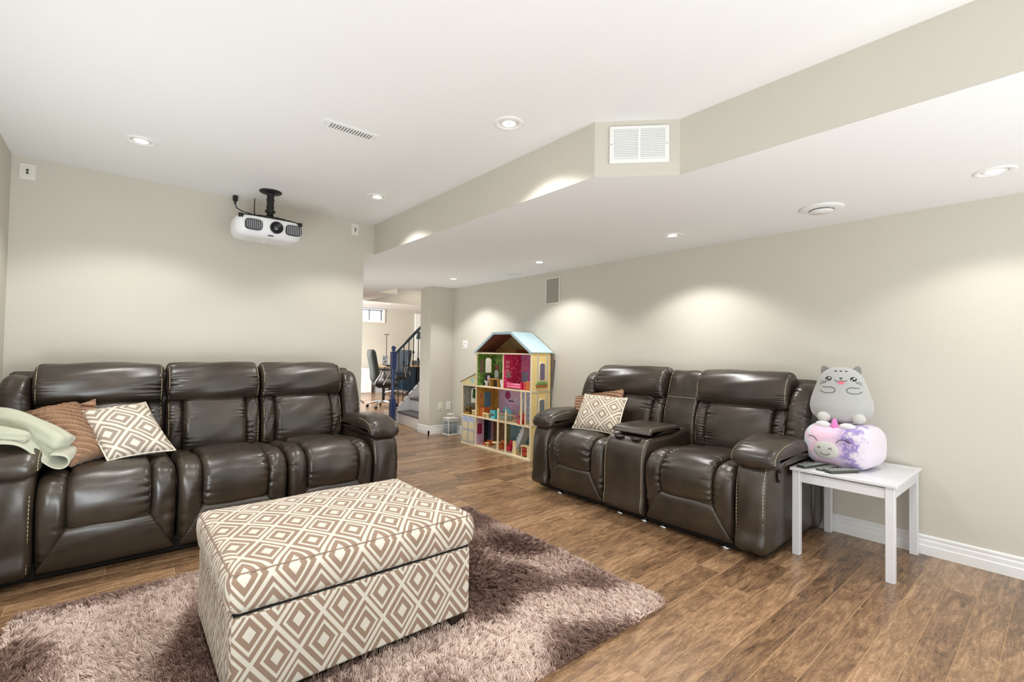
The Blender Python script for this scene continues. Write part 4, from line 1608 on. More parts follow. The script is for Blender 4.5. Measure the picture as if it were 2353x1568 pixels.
CGREY = plush_mat('plush_grey', (176, 177, 175))
CGR2 = plush_mat('plush_ear_grey', (140, 138, 136))
INK = mat('embroidery_black', (22, 22, 22), 0.6)
INKW = mat('embroidery_white', (240, 240, 240), 0.6)
cat_c = (3.43, 0.915, 0.775)
MC = frame(cat_c, (-0.966, -0.259))
catp = thing('cat_plush', cat_c, 'round grey cat plush with a smiling face sitting on top of the pastel plush', 'plush toy')
CP = [(0.0, 0.085, 0.070), (0.012, 0.125, 0.095), (0.04, 0.152, 0.110), (0.085, 0.163, 0.118), (0.13, 0.158, 0.112), (0.18, 0.143, 0.100), (0.23, 0.126, 0.088), (0.265, 0.114, 0.080), (0.295, 0.096, 0.068), (0.315, 0.073, 0.052), (0.328, 0.045, 0.032), (0.333, 0.015, 0.012)]


def cprof(z):
    zs = [p[0] for p in CP]
    return float(np.interp(z, zs, [p[1] for p in CP])), float(np.interp(z, zs, [p[2] for p in CP]))


def csurf(x, z, off=0.0015):
    a, d = cprof(z)
    k = max(0.0, 1 - abs(x / a) ** 2.3) ** (1 / 2.3)
    return (x, -d * k - off, z)


b = MB(MC)
vs, fs = [], []
zz_ = list(np.interp(np.linspace(0, 1, 36), np.linspace(0, 1, len(CP)), [p[0] for p in CP]))
NR = 48
for z in zz_:
    a, d = cprof(z)
    for i in range(NR):
        th = 2 * math.pi * i / NR
        ct, s_ = math.cos(th), math.sin(th)
        k = (abs(ct) ** 2.3 + abs(s_) ** 2.3) ** (-1 / 2.3)
        vs.append((a * ct * k, d * s_ * k, z))
for j in range(len(zz_) - 1):
    for i in range(NR):
        fs.append((j * NR + i, j * NR + (i + 1) % NR, (j + 1) * NR + (i + 1) % NR, (j + 1) * NR + i))
fs.append(tuple(range(NR)))
fs.append(tuple(range((len(zz_) - 1) * NR, len(zz_) * NR)))
b.add(vs, fs, True)
body = b.build('body', CGREY, catp)
for sx in (-1, 1):
    b = MB(MC)
    # folded ear
    A, B_, C_ = Vector((sx * 0.045, 0.0, 0.312)), Vector((sx * 0.098, 0.0, 0.268)), Vector((sx * 0.099, 0.004, 0.350))
    q = [A, A.lerp(C_, 0.55) + Vector((-sx * 0.004, -0.012, 0.006)), C_, B_.lerp(C_, 0.5) + Vector((sx * 0.010, -0.008, 0)), B_]
    ctr = sum(q, Vector()) / 5
    vs = [p + Vector((0, -0.010, 0)) for p in q] + [p + Vector((0, 0.012, 0)) for p in q] + [ctr + Vector((0, 0.006, 0)), ctr + Vector((0, 0.026, 0))]
    fs = [(i, (i + 1) % 5, 10) for i in range(5)] + [(5 + (i + 1) % 5, 5 + i, 11) for i in range(5)] + [((i + 1) % 5, i, 5 + i, 5 + (i + 1) % 5) for i in range(5)]
    b.add(vs, fs, True)
    o = b.build('ear', CGR2, catp)
    md = o.modifiers.new('sub', 'SUBSURF')
    md.levels = md.render_levels = 1
    b = MB(MC)
    p = csurf(sx * 0.085, 0.018, 0)
    b.ball((p[0], p[1] - 0.012, 0.018 + 0.012), 0.036, 0.030, 0.032)
    b.build('paw', plush_mat('plush_paw', (196, 196, 190)), catp)


def surf_tube(name, pts, r, m, par, fn, M):
    b = MB(M)
    if len(pts) > 2:
        q = []
        for i in range(len(pts) - 1):
            p0, p1, p2, p3 = pts[max(i - 1, 0)], pts[i], pts[i + 1], pts[min(i + 2, len(pts) - 1)]
            for k in range(4):
                t_ = k / 4
                q.append(tuple(0.5 * (2 * p1[c] + (p2[c] - p0[c]) * t_ + (2 * p0[c] - 5 * p1[c] + 4 * p2[c] - p3[c]) * t_ * t_ + (3 * p1[c] - p0[c] - 3 * p2[c] + p3[c]) * t_ ** 3) for c in (0, 1)))
        pts = q + [pts[-1]]
    b.tube([fn(*p) for p in pts], r, n=6)
    return b.build(name, m, par)


def surf_disc(name, cx_, cz_, rx, rz, m, par, fn, M, n=20, rot=0.0, off=0.0):
    b = MB(M)
    vs = []
    for i in range(n):
        a = 2 * math.pi * i / n
        x, z = rx * math.cos(a), rz * math.sin(a)
        x, z = x * math.cos(rot) - z * math.sin(rot), x * math.sin(rot) + z * math.cos(rot)
        q = fn(cx_ + x, cz_ + z)
        vs.append((q[0], q[1] - off, q[2]))
    q = fn(cx_, cz_)
    vs.append((q[0], q[1] - off - 0.0012, q[2]))
    b.add(vs, [(i, (i + 1) % n, n) for i in range(n)], True)
    return b.build(name, m, par)


for sx in (-1, 1):
    e = surf_disc('eye', sx * 0.062, 0.263, 0.0165, 0.0125, INK, catp, csurf, MC, rot=-sx * 0.25)
    surf_disc('glint', sx * 0.062 + 0.004, 0.266, 0.0055, 0.0042, INKW, e, csurf, MC, off=0.0015)
    surf_disc('glint', sx * 0.062 - 0.007, 0.257, 0.003, 0.003, INKW, e, csurf, MC, off=0.0015)
    surf_tube('smile', [(0, 0.256), (sx * 0.006, 0.250), (sx * 0.014, 0.248), (sx * 0.024, 0.250), (sx * 0.031, 0.257)], 0.0013, INK, catp, csurf, MC)
    surf_tube('whisker', [(sx * 0.072, 0.243), (sx * 0.088, 0.245), (sx * 0.103, 0.240)], 0.0012, mat('embroidery_grey', (95, 95, 95), 0.7), catp, csurf, MC)
    surf_tube('whisker', [(sx * 0.075, 0.240), (sx * 0.092, 0.235), (sx * 0.108, 0.225)], 0.0012, mat('embroidery_grey', (95, 95, 95), 0.7), catp, csurf, MC)
    surf_tube('arm_outline', [(sx * 0.092, 0.212), (sx * 0.075, 0.210), (sx * 0.055, 0.213), (sx * 0.040, 0.210), (sx * 0.029, 0.200), (sx * 0.031, 0.187), (sx * 0.045, 0.179), (sx * 0.070, 0.177), (sx * 0.090, 0.180), (sx * 0.104, 0.190)], 0.0014, INK, catp, csurf, MC)
surf_disc('nose', 0.0, 0.267, 0.0085, 0.0038, INK, catp, csurf, MC)
b = MB(MC)
vs = [csurf(x, z, 0.002) for x, z in ((-0.019, 0.248), (0.019, 0.248), (0.015, 0.238), (0.008, 0.232), (0.0, 0.230), (-0.008, 0.232), (-0.015, 0.238))]
b.add(vs, [tuple(range(7))])
b.build('mouth', mat('mouth_pink', (226, 110, 130), 0.7), catp)
for x in (-0.026, 0.0, 0.026):
    surf_disc('forehead_stripe', x, 0.309, 0.0078, 0.0030, INK, catp, csurf, MC)

# pastel plush under the cat
m, nt, bs = new_mat('tie_dye_plush')
nb = NB(nt)
tc = nb.node('ShaderNodeTexCoord')
dt = nt.nodes.new('ShaderNodeVectorMath')
dt.operation = 'DOT_PRODUCT'
nt.links.new(tc.outputs['Object'], dt.inputs[0])
dt.inputs[1].default_value = (-0.12, -0.985, 0)
n1 = nb.node('ShaderNodeTexNoise', Scale=13.0, Detail=4.0, Roughness=0.65, Vector=tc.outputs['Object'])
n2 = nb.node('ShaderNodeTexNoise', Scale=30.0, Detail=3.0, Vector=tc.outputs['Object'])
f = nb.m('ADD', nb.m('MULTIPLY', dt.outputs['Value'], 1.6), nb.m('MULTIPLY', nb.m('SUBTRACT', n1.outputs['Fac'], 0.5), 0.46))
f = nb.m('ADD', f, 0.5)
cr = nb.node('ShaderNodeValToRGB')
E_ = cr.color_ramp.elements
E_[0].position, E_[0].color = 0.08, (*s2l((200, 214, 218)), 1)
E_[1].position, E_[1].color = 0.95, (*s2l((216, 206, 216)), 1)
for pos_, c_ in ((0.24, (205, 222, 230)), (0.33, (234, 196, 216)), (0.46, (232, 200, 220)), (0.54, (212, 190, 216)), (0.60, (196, 176, 210)), (0.635, (142, 122, 184)), (0.665, (160, 146, 196)), (0.70, (216, 206, 218))):
    k = E_.new(pos_)
    k.color = (*s2l(c_), 1)
nt.links.new(f, cr.inputs['Fac'])
nt.links.new(cr.outputs['Color'], bs.inputs['Base Color'])
bs.inputs['Roughness'].default_value = 0.95
bs.inputs['Sheen Weight'].default_value = 0.5
bp = nb.node('ShaderNodeBump', Strength=0.6, Distance=0.01, Height=n2.outputs['Fac'])
nt.links.new(bp.outputs['Normal'], bs.inputs['Normal'])
TIE = m
uc = (3.395, 0.885, 0.512)
MU = frame(uc, (-0.985, 0.12))
uni = thing('unicorn_plush', uc, 'pastel tie-dye unicorn plush with closed eyes lying on the side table', 'plush toy')


def ufn(p, nr):
    x, y, z = p
    z += (0.010 * math.sin(7 * x + 1) * (1 if z > 0.1 else 0))
    z -= 0.022 * math.exp(-((x + 0.0) / 0.12) ** 2) * (1 if nr[2] > 0.4 else 0) * max(0, nr[2])
    x += nr[0] * 0.012 * math.sin(3.1 * (z / 0.26))
    y += nr[1] * 0.012 * math.sin(3.1 * (z / 0.26))
    return np.array([x, y, z])


b = MB(MU)
rbox(b, -0.180, 0.172, -0.150, 0.150, 0.001, 0.262, 0.088, n=12, fn=ufn)
b.build('body', TIE, uni, recalc=False)


def usurf(x, z, off=0.001):
    dz = max(0.0, 0.089 - z, z - 0.174)
    dx_ = max(0.0, abs(x + 0.004) - 0.088)
    e = min(0.087, math.hypot(dz, dx_))
    k = math.sqrt(0.088 ** 2 - e * e)
    return (x, -0.150 + 0.088 - k - 0.012 * math.sin(3.1 * (z / 0.26)) * k / 0.088 - off, z)



b = MB(MU)
b.ball((-0.035, -0.158, 0.105), 0.070, 0.024, 0.052, M=None)
mz = b.build('muzzle', mat('muzzle_cream', (190, 190, 184), 0.9, sheen=0.3), uni)


def msurf(x, z, off=0.001):
    k = max(0.0, 1 - ((x + 0.035) / 0.070) ** 2 - ((z - 0.105) / 0.052) ** 2) ** 0.5
    return (x, -0.158 - 0.024 * k - off, z)


surf_tube('smile', [(-0.058, 0.092), (-0.048, 0.082), (-0.032, 0.078), (-0.016, 0.082), (-0.008, 0.091)], 0.0016, INK, uni, msurf, MU)
for cx_ in (-0.066, -0.006):
    surf_tube('nostril', [(cx_ - 0.008, 0.112), (cx_ - 0.004, 0.121), (cx_ + 0.003, 0.122), (cx_ + 0.008, 0.114)], 0.0016, INK, uni, msurf, MU)
for cx_, sg in ((-0.118, -1), (0.052, 1)):
    surf_tube('eyelid', [(cx_ - 0.034, 0.160 + (0.004 if sg < 0 else -0.006)), (cx_ - 0.018, 0.174), (cx_, 0.178), (cx_ + 0.018, 0.173), (cx_ + 0.034, 0.160 + (-0.006 if sg < 0 else 0.004))], 0.0018, INK, uni, usurf, MU)
    for k_ in range(3):
        x = cx_ + sg * (0.034 - k_ * 0.010)
        z = 0.163 + k_ * 0.006
        surf_tube('eyelash', [(x, z), (x + sg * 0.006, z + 0.010)], 0.0015, INK, uni, usurf, MU)
b = MB(MU)
b.lathe((-0.015, -0.100, 0.232), [(0.020, 0), (0.018, 0.022), (0.013, 0.042), (0.006, 0.056), (0.0001, 0.060)], 18)
b.build('horn', plush_mat('horn_pink', (222, 130, 196)), uni)
for cx_ in (-0.075, 0.055):
    b = MB(MU)
    b.ball((cx_, -0.105, 0.250), 0.042, 0.020, 0.020)
    b.build('ear', plush_mat('plush_white', (226, 226, 228)), uni)

# remotes
RM = mat('remote_body', (66, 70, 60), 0.4)
RB = mat('remote_face', (150, 156, 150), 0.5)
RBT = mat('remote_button', (60, 66, 62), 0.6)


def remote(label, c, ang_, w, l, h, dz=0.0):
    M = Matrix.Translation(c) @ Matrix.Rotation(ang_, 4, 'Z')
    t = thing('remote_control', c, label, 'remote control')
    b = MB(M)
    b.box(-l / 2, l / 2, -w / 2, w / 2, 0, h * 0.75, 0.004)
    b.build('case', RM, t)
    b = MB(M)
    b.box(-l / 2 + 0.004, l / 2 - 0.004, -w / 2 + 0.003, w / 2 - 0.003, h * 0.75, h, 0.002)
    b.build('face_plate', RB, t)
    for i in range(6):
        for j in range(3):
            b = MB(M)
            x, y = -l * 0.36 + i * l * 0.14, (j - 1) * w * 0.27
            b.box(x - 0.004, x + 0.004, y - 0.003, y + 0.003, h, h + 0.0015)
            b.build('button', RBT, t)
    return t


remote('left one of three remotes on the side table, under the plush', (3.200, 1.000, 0.512), math.radians(-18), 0.055, 0.20, 0.020)
remote('middle one of three remotes on the side table, thin and half hidden', (3.200, 0.925, 0.512), math.radians(-12), 0.042, 0.16, 0.016)
remote('right one of three remotes on the side table, nearest the front edge', (3.180, 0.845, 0.512), math.radians(-30), 0.050, 0.19, 0.022)

# ------------------------------------------------------------------ dollhouse
DF, DBK = 3.410, 3.690           # front and back planes (x)
CRM = mat('doll_cream', (236, 222, 188), 0.55, noise=0.02)
YEL = mat('doll_yellow', (234, 208, 140), 0.6, noise=0.02)
DBL = mat('doll_roof_edge', (172, 192, 202), 0.5)


def shingle_mat():
    m, nt, b = new_mat('doll_roof_print')
    nb = NB(nt)
    tc = nb.node('ShaderNodeTexCoord')
    br = nb.node('ShaderNodeTexBrick', Scale=26.0, Vector=tc.outputs['UV'])
    br.inputs['Color1'].default_value = (*s2l((178, 208, 216)), 1)
    br.inputs['Color2'].default_value = (*s2l((200, 216, 226)), 1)
    br.inputs['Mortar'].default_value = (*s2l((158, 194, 204)), 1)
    br.inputs['Mortar Size'].default_value = 0.03
    nt.links.new(br.outputs['Color'], b.inputs['Base Color'])
    b.inputs['Roughness'].default_value = 0.5
    return m


def wallpaper(name, c1, c2, sc=30, c3=None):
    m, nt, b = new_mat(name)
    nb = NB(nt)
    tc = nb.node('ShaderNodeTexCoord')
    n = nb.node('ShaderNodeTexNoise', Scale=float(sc), Detail=3.0, Vector=tc.outputs['Object'])
    cr = nb.node('ShaderNodeValToRGB')
    e = cr.color_ramp.elements
    e[0].position, e[0].color = 0.42, (*s2l(c1), 1)
    e[1].position, e[1].color = 0.58, (*s2l(c2), 1)
    if c3:
        k = e.new(0.66)
        k.color = (*s2l(c3), 1)
    nt.links.new(n.outputs['Fac'], cr.inputs['Fac'])
    nt.links.new(cr.outputs['Color'], b.inputs['Base Color'])
    b.inputs['Roughness'].default_value = 0.6
    return m


dh = thing('dollhouse', (3.55, 4.37, 0), 'tall wooden dollhouse with pale blue roof and yellow side against the right wall', 'dollhouse')


def dbx(nm, m, x0, x1, y0, y1, z0, z1, par=None, c=0.0015):
    b = MB()
    b.box(x0, x1, y0, y1, z0, z1, c)
    return b.build(nm, m, par or dh)


Y0, Y1, YW = 3.722, 4.725, 5.022
FA, FB, RB_ = 0.355, 0.735, 1.140
# floors
dbx('floor_board', CRM, DF - 0.012, DBK, Y0, YW, 0.0, 0.022)
dbx('floor_board', CRM, DF, DBK, Y0, YW, FA, FA + 0.015)
dbx('floor_board', CRM, DF - 0.004, DBK, Y0, Y1, FB, FB + 0.015)
dbx('floor_board', CRM, DF - 0.004, DBK, Y0, Y1, RB_, RB_ + 0.015)
# side walls and dividers
sw = dbx('side_wall', YEL, DF - 0.004, DBK, Y0 - 0.010, Y0, 0.0, 1.165)


def arch_hole(xc, z0, w, h, n=10):
    p = [(xc + w / 2, z0), (xc - w / 2, z0)]
    for i in range(n + 1):
        a = math.pi - math.pi * i / n
        p.append((xc + w / 2 * math.cos(a), z0 + h - w / 2 * 0.55 + w / 2 * 0.55 * math.sin(a)))
    return p


def holed(nm, m, xa, xb, za, zb, hole, ya, yb):
    """upright board across y with an arched opening cut through it"""
    H = arch_hole(*hole)
    o_ = [(xa, za), (xb, za), (xb, zb), (xa, zb)]
    vs, fs = [], []
    for y in (ya, yb):
        vs += [(p[0], y, p[1]) for p in o_ + H]
    n = 4 + len(H)
    L_, R_h = H[1:][:7], H[6:]
    for k, rev in ((0, False), (n, True)):
        idx = lambda i: k + 4 + i
        nh = len(H)
        mid = 1 + 6
        left = [k + 0] + [idx(1)] + [idx(i) for i in range(2, mid + 1)] + [k + 3]
        right = [k + 1, k + 2] + [idx(i) for i in range(mid, nh)] + [idx(0)]
        top = [k + 3, idx(mid), k + 2]
        bot = [k + 0, k + 1, idx(0), idx(1)]
        for f in (left, right, top, bot):
            fs.append(tuple(f))
    for i in range(4):
        fs.append((i, (i + 1) % 4, n + (i + 1) % 4, n + i))
    nh = len(H)
    for i in range(nh):
        j = (i + 1) % nh
        fs.append((4 + i, 4 + j, n + 4 + j, n + 4 + i))
    b = MB()
    b.add(vs, fs)
    return b.build(nm, m, dh)


H_TOP, H_WING = (3.590, 0.905, 0.095, 0.185), (3.590, 0.50, 0.095, 0.19)
dbx('side_wall', CRM, DF - 0.004, DBK, Y1 - 0.006, Y1 + 0.006, 0.0, FB)
holed('side_wall', CRM, DF - 0.004, DBK, FB, 1.165, H_TOP, Y1 - 0.006, Y1 + 0.006)
dbx('side_wall', CRM, DF, DBK, YW - 0.006, YW + 0.004, 0.0, FA)
holed('side_wall', CRM, DF, DBK, FA, 0.785, H_WING, YW - 0.006, YW + 0.004)
dbx('divider', CRM, DF, DBK, 4.205, 4.215, FB + 0.015, RB_)
dbx('front_edge', CRM, DF - 0.010, DF + 0.004, Y0 - 0.011, Y0 + 0.008, 0.0, 1.16)
dbx('post', CRM, DF - 0.006, DF + 0.012, 4.275, 4.293, 0.022, 0.50)
dbx('post', CRM, DF - 0.006, DF + 0.012, 4.135, 4.153, 0.022, 0.49)
dbx('post', CRM, DF - 0.004, DF + 0.012, 3.872, 3.890, FA + 0.015, FB)
dbx('post', CRM, DF - 0.004, DF + 0.012, 3.806, 3.820, FA + 0.015, FB)
for y in (4.284, 4.144):
    b = MB()
    b.ball((DF + 0.003, y, 0.503), 0.010, n=12, m=8)
    b.build('post_cap', CRM, dh)
for (ya, yb) in ((4.153, 4.275), (3.97, 4.135)):
    rl = dbx('railing', mat('doll_tan', (196, 160, 104), 0.6), DF, DF + 0.006, ya, yb, 0.452, 0.462)
    nn = 5
    for i in range(nn):
        y = ya + (i + 0.5) * (yb - ya) / nn
        dbx('baluster', mat('doll_tan', (196, 160, 104), 0.6), DF + 0.001, DF + 0.005, y - 0.004, y + 0.004, FA + 0.015, 0.452, rl)
# printed back panels
P_GREEN = wallpaper('print_green', (84, 124, 46), (116, 152, 70), 34, (160, 184, 124))
P_RED = wallpaper('print_crimson', (204, 34, 84), (216, 56, 110), 24, (232, 140, 160))
P_PINK = wallpaper('print_pink', (222, 110, 176), (200, 150, 206), 22)
P_LIL = wallpaper('print_lilac', (196, 198, 228), (160, 170, 200), 40)
P_OCH = wallpaper('print_ochre', (204, 156, 72), (186, 136, 60), 12)
P_TEAL = wallpaper('print_teal', (88, 128, 144), (112, 146, 158), 18)
P_GRY = wallpaper('print_grey', (150, 152, 150), (178, 178, 174), 16)
P_MAUV = wallpaper('print_mauve', (196, 178, 206), (214, 150, 190), 20, (216, 212, 224))
P_BRN = wallpaper('print_brown', (112, 78, 44), (150, 116, 78), 40)
P_OLI = wallpaper('print_olive', (84, 92, 40), (116, 120, 60), 30)
P_ATT = wallpaper('print_attic', (150, 120, 66), (128, 104, 72), 20)


def panel(m, ya, yb, z0, z1, x=DBK):
    return dbx('back_panel', m, x - 0.006, x, ya, yb, z0, z1, c=0)


def arch_poly(yc, z0, w, h, n=10):
    p = [(yc - w / 2, z0), (yc + w / 2, z0)]
    for i in range(n + 1):
        a = math.pi * i / n
        p.append((yc + w / 2 * math.cos(a), z0 + h - w / 2 * 0.55 + w / 2 * 0.55 * math.sin(a)))
    return p


def sidep(m, y, z0, z1):
    return dbx('side_panel', m, DF + 0.012, DBK - 0.006, y - 0.003, y, z0, z1, c=0)


def sarch(nm, m, xc, z0, w, h, y):
    b = MB()
    b.prism([(p[0], p[1]) for p in arch_poly(xc, z0, w, h)], 'Y', y - 0.006, y - 0.003)
    return b.build(nm, m, dh)


def sbx(nm, m, x0, x1, z0, z1, y):
    return dbx(nm, m, x0, x1, y - 0.006, y - 0.003, z0, z1, c=0)


WIN = mat('doll_window', (250, 250, 250), 0.5)
YS = Y1 - 0.0065
holed('side_panel', P_GREEN, DF + 0.012, DBK - 0.006, FB + 0.016, RB_ - 0.001, H_TOP, YS - 0.003, YS)
sbx('picture', wallpaper('print_mirror', (150, 128, 110), (120, 96, 90), 50), 3.455, 3.515, 0.90, 1.06, YS)
sidep(P_RED, 4.2045, FB + 0.016, RB_ - 0.001)
for xx in (3.46, 3.49):
    for zz in (1.05, 1.00, 0.95):
        sbx('picture', mat('doll_frame_rose', (226, 150, 160), 0.7), xx - 0.011, xx + 0.011, zz - 0.018, zz + 0.018, 4.2045)
sbx('picture', mat('doll_frame_grey', (166, 160, 152), 0.7), 3.465, 3.52, 0.87, 0.93, 4.2045)
sidep(P_OCH, YS, FA + 0.016, FB - 0.001)
sarch('door_print', mat('doll_door_blue', (92, 132, 158), 0.6), 3.582, FA + 0.017, 0.10, 0.30, YS)
sbx('lamp_print', mat('doll_tan2', (190, 110, 80), 0.7), 3.478, 3.484, 0.45, 0.60, YS)
sbx('lamp_print', mat('doll_tan2', (190, 110, 80), 0.7), 3.462, 3.500, 0.60, 0.65, YS)
sidep(P_MAUV, YS, 0.023, FA - 0.001)
sarch('picture', mat('doll_raspberry', (150, 32, 70), 0.7), 3.468, 0.15, 0.070, 0.13, YS)
sbx('oven_print', mat('doll_oven', (26, 34, 46), 0.4), 3.535, 3.60, 0.03, 0.345, YS)
sbx('oven_print', mat('doll_oven_blue', (64, 82, 124), 0.5), 3.60, 3.64, 0.03, 0.345, YS)
holed('side_panel', P_GRY, DF + 0.012, DBK - 0.006, FA + 0.016, FB - 0.001, H_WING, YW - 0.0095, YW - 0.0065)
bp1 = panel(P_GREEN, 4.215, 4.712, FB + 0.015, RB_)
panel(P_PINK, 3.92, 4.205, FB + 0.015, RB_)
panel(P_PINK, 3.80, 3.92, FB + 0.015, RB_)
panel(P_LIL, Y0, 3.80, FB + 0.015, RB_)
panel(P_OCH, 4.62, 4.712, FA + 0.015, FB)
panel(P_MAUV, 4.20, 4.62, FA + 0.015, FB)
panel(P_LIL, Y0, 4.20, FA + 0.015, FB)
panel(P_GRY, 4.731, YW - 0.006, FA + 0.015, FB)
panel(P_BRN, 4.58, 4.712, 0.022, FA)
panel(P_BRN, 4.50, 4.58, 0.022, FA)
panel(P_OLI, 4.38, 4.50, 0.022, FA)
panel(P_TEAL, Y0, 4.38, 0.022, FA)
# openings and prints on the panels
WIN = mat('doll_window', (232, 234, 236), 0.5)


def arch(nm, m, yc, z0, w, h, x=DBK - 0.009, th=0.003, par=None):
    b = MB()
    b.prism(arch_poly(yc, z0, w, h), 'X', x, x + th)
    return b.build(nm, m, par or dh)


dbx('curtain', mat('doll_rose', (186, 96, 100), 0.7), DBK - 0.012, DBK - 0.006, 4.64, 4.69, 0.82, 1.00)
for (y, z) in ((4.17, 1.04), (4.17, 0.98), (4.11, 1.05), (4.11, 0.99)):
    dbx('picture', mat('doll_frame_rose', (226, 150, 160), 0.7), DBK - 0.010, DBK - 0.006, y - 0.018, y + 0.018, z - 0.02, z + 0.02)
dbx('picture', mat('doll_fridge_blue', (150, 170, 186), 0.6), DBK - 0.010, DBK - 0.006, 4.08, 4.18, 0.80, 0.93)
b = MB()
b.lathe((DBK - 0.010, 4.44, 0.640), [(0.050, 0.0), (0.04, -0.003), (0.0001, -0.004)], 20, axis='X')
b.build('picture', mat('doll_magenta', (160, 40, 110), 0.7), dh)
dbx('picture', mat('doll_navy', (52, 50, 110), 0.6), DBK - 0.010, DBK - 0.006, 4.33, 4.42, 0.565, 0.58)
for y in (4.10, 4.03):
    dbx('picture', mat('doll_frame_pink', (214, 190, 206), 0.7), DBK - 0.010, DBK - 0.006, y - 0.024, y + 0.024, 0.225, 0.285)
    dbx('picture', mat('doll_rose2', (206, 116, 140), 0.7), DBK - 0.012, DBK - 0.010, y - 0.013, y + 0.013, 0.238, 0.272)
for y in (4.10, 4.00):
    for i in range(3):
        dbx('shelf_print', mat('doll_shelf', (186, 214, 224), 0.6), DBK - 0.011, DBK - 0.006, y - 0.02, y + 0.02, 0.47 + i * 0.08, 0.48 + i * 0.08)
dbx('dresser_print', mat('doll_brick', (150, 66, 40), 0.7), DBK - 0.020, DBK - 0.006, Y0 + 0.002, 3.88, FA + 0.016, 0.47)
# white stairs on the ground floor
st_ = MB()
poly = [(3.985, 0.022), (4.115, 0.022)]
k_ = 7
pp = [(4.125, 0.022)]
for i in range(k_):
    y = 4.125 - (i + 1) * 0.026
    z = 0.022 + (i + 1) * 0.046
    pp += [(4.125 - i * 0.026, z), (y, z)]
pp += [(4.125 - k_ * 0.026 - 0.02, 0.30), (4.06, 0.022)]
st_.prism(pp, 'X', 3.50, 3.60)
st_.build('stairs', mat('doll_stairs', (206, 214, 226), 0.5), dh)
# closed wing door
dr = dbx('wing_door', wallpaper('print_door', (206, 200, 176), (190, 192, 190), 6), DF - 0.006, DF, 4.735, 5.012, 0.026, FA - 0.004)
for (ya, yb, za, zb) in ((4.76, 4.86, 0.20, 0.32), (4.885, 4.99, 0.20, 0.32), (4.76, 4.86, 0.05, 0.17), (4.885, 4.99, 0.05, 0.17)):
    dbx('door_panel', mat('doll_door_cream', (222, 208, 172), 0.6), DF - 0.009, DF - 0.006, ya, yb, za, zb, dr)
dbx('door_rail', mat('doll_door_rail', (176, 186, 208), 0.6), DF - 0.0085, DF - 0.006, 4.865, 4.880, 0.03, 0.34, dr)
dbx('door_rail', mat('doll_door_rail', (176, 186, 208), 0.6), DF - 0.0085, DF - 0.006, 4.74, 5.01, 0.178, 0.192, dr)
dbx('blossom_print', wallpaper('print_blossom', (150, 170, 216), (196, 204, 216), 50), DF - 0.0095, DF - 0.006, 4.75, 5.00, 0.285, 0.345, dr)
b = MB()
b.cyl((DF - 0.006, 4.90, 0.205), (DF - 0.020, 4.885, 0.198), 0.005, n=10)
b.build('knob', CRM, dr)
for y in (4.738, 5.006):
    for z in (0.06, 0.165, 0.27):
        dbx('hinge', BLACK, DF - 0.009, DF - 0.005, y - 0.003, y + 0.003, z - 0.006, z + 0.006, dr)
# wing roof
b = MB()
b.prism([(5.055, 0.775), (4.727, 0.890), (4.727, 0.898), (5.058, 0.782)], 'X', DF - 0.012, DBK + 0.01)
b.build('wing_roof', mat('doll_roof_brown', (120, 100, 84), 0.6), dh)
b = MB()
b.prism([(5.022, 0.752), (4.727, 0.752), (4.727, 0.888), (5.022, 0.786)], 'X', DF - 0.004, DF)
wg = b.build('wing_gable', mat('doll_gable', (218, 206, 150), 0.6, noise=0.06), dh)
b = MB()
b.lathe((DF - 0.004, 4.80, 0.805), [(0.034, 0.0), (0.030, -0.002), (0.0001, -0.002)], 16, axis='X')
b.build('gable_print', mat('doll_gable_blue', (150, 196, 206), 0.6), wg)
dbx('wing_beam', CRM, DF - 0.004, DBK, 4.731, YW, 0.735, 0.750)
# roof: front frame, slopes, top, attic
YE0, YE1, YR0, YR1, ZE, ZR = 3.705, 4.768, 4.062, 4.385, 1.162, 1.392


def strip(nm, m, pts, w, x0, x1):
    """band of width w hanging under the poly-line pts (y,z)"""
    b = MB()
    P_ = [Vector((0, *p)) for p in pts]
    cen = Vector((0, 4.24, 1.0))
    inn = []
    for i, p in enumerate(P_):
        d0 = (P_[i] - P_[i - 1]).normalized() if i else (P_[1] - P_[0]).normalized()
        d1 = (P_[i + 1] - P_[i]).normalized() if i < len(P_) - 1 else d0
        t_ = (d0 + d1).normalized()
        nn_ = Vector((0, t_.z, -t_.y))
        if nn_.dot(cen - p) < 0:
            nn_ = -nn_
        inn.append(p + nn_ * w / max(0.5, t_.dot(d1)))
    vs = [(x0, p.y, p.z) for p in P_] + [(x0, p.y, p.z) for p in inn] + [(x1, p.y, p.z) for p in P_] + [(x1, p.y, p.z) for p in inn]
    n = len(P_)
    fs = []
    for i in range(n - 1):
        fs += [(i, i + 1, n + i + 1, n + i), (2 * n + i, 3 * n + i, 3 * n + i + 1, 2 * n + i + 1), (i, 2 * n + i, 2 * n + i + 1, i + 1), (n + i, n + i + 1, 3 * n + i + 1, 3 * n + i)]
    fs += [(0, n, 3 * n, 2 * n), (n - 1, 3 * n - 1, 4 * n - 1, 2 * n - 1)]
    b.add(vs, fs)
    return b.build(nm, m, dh)


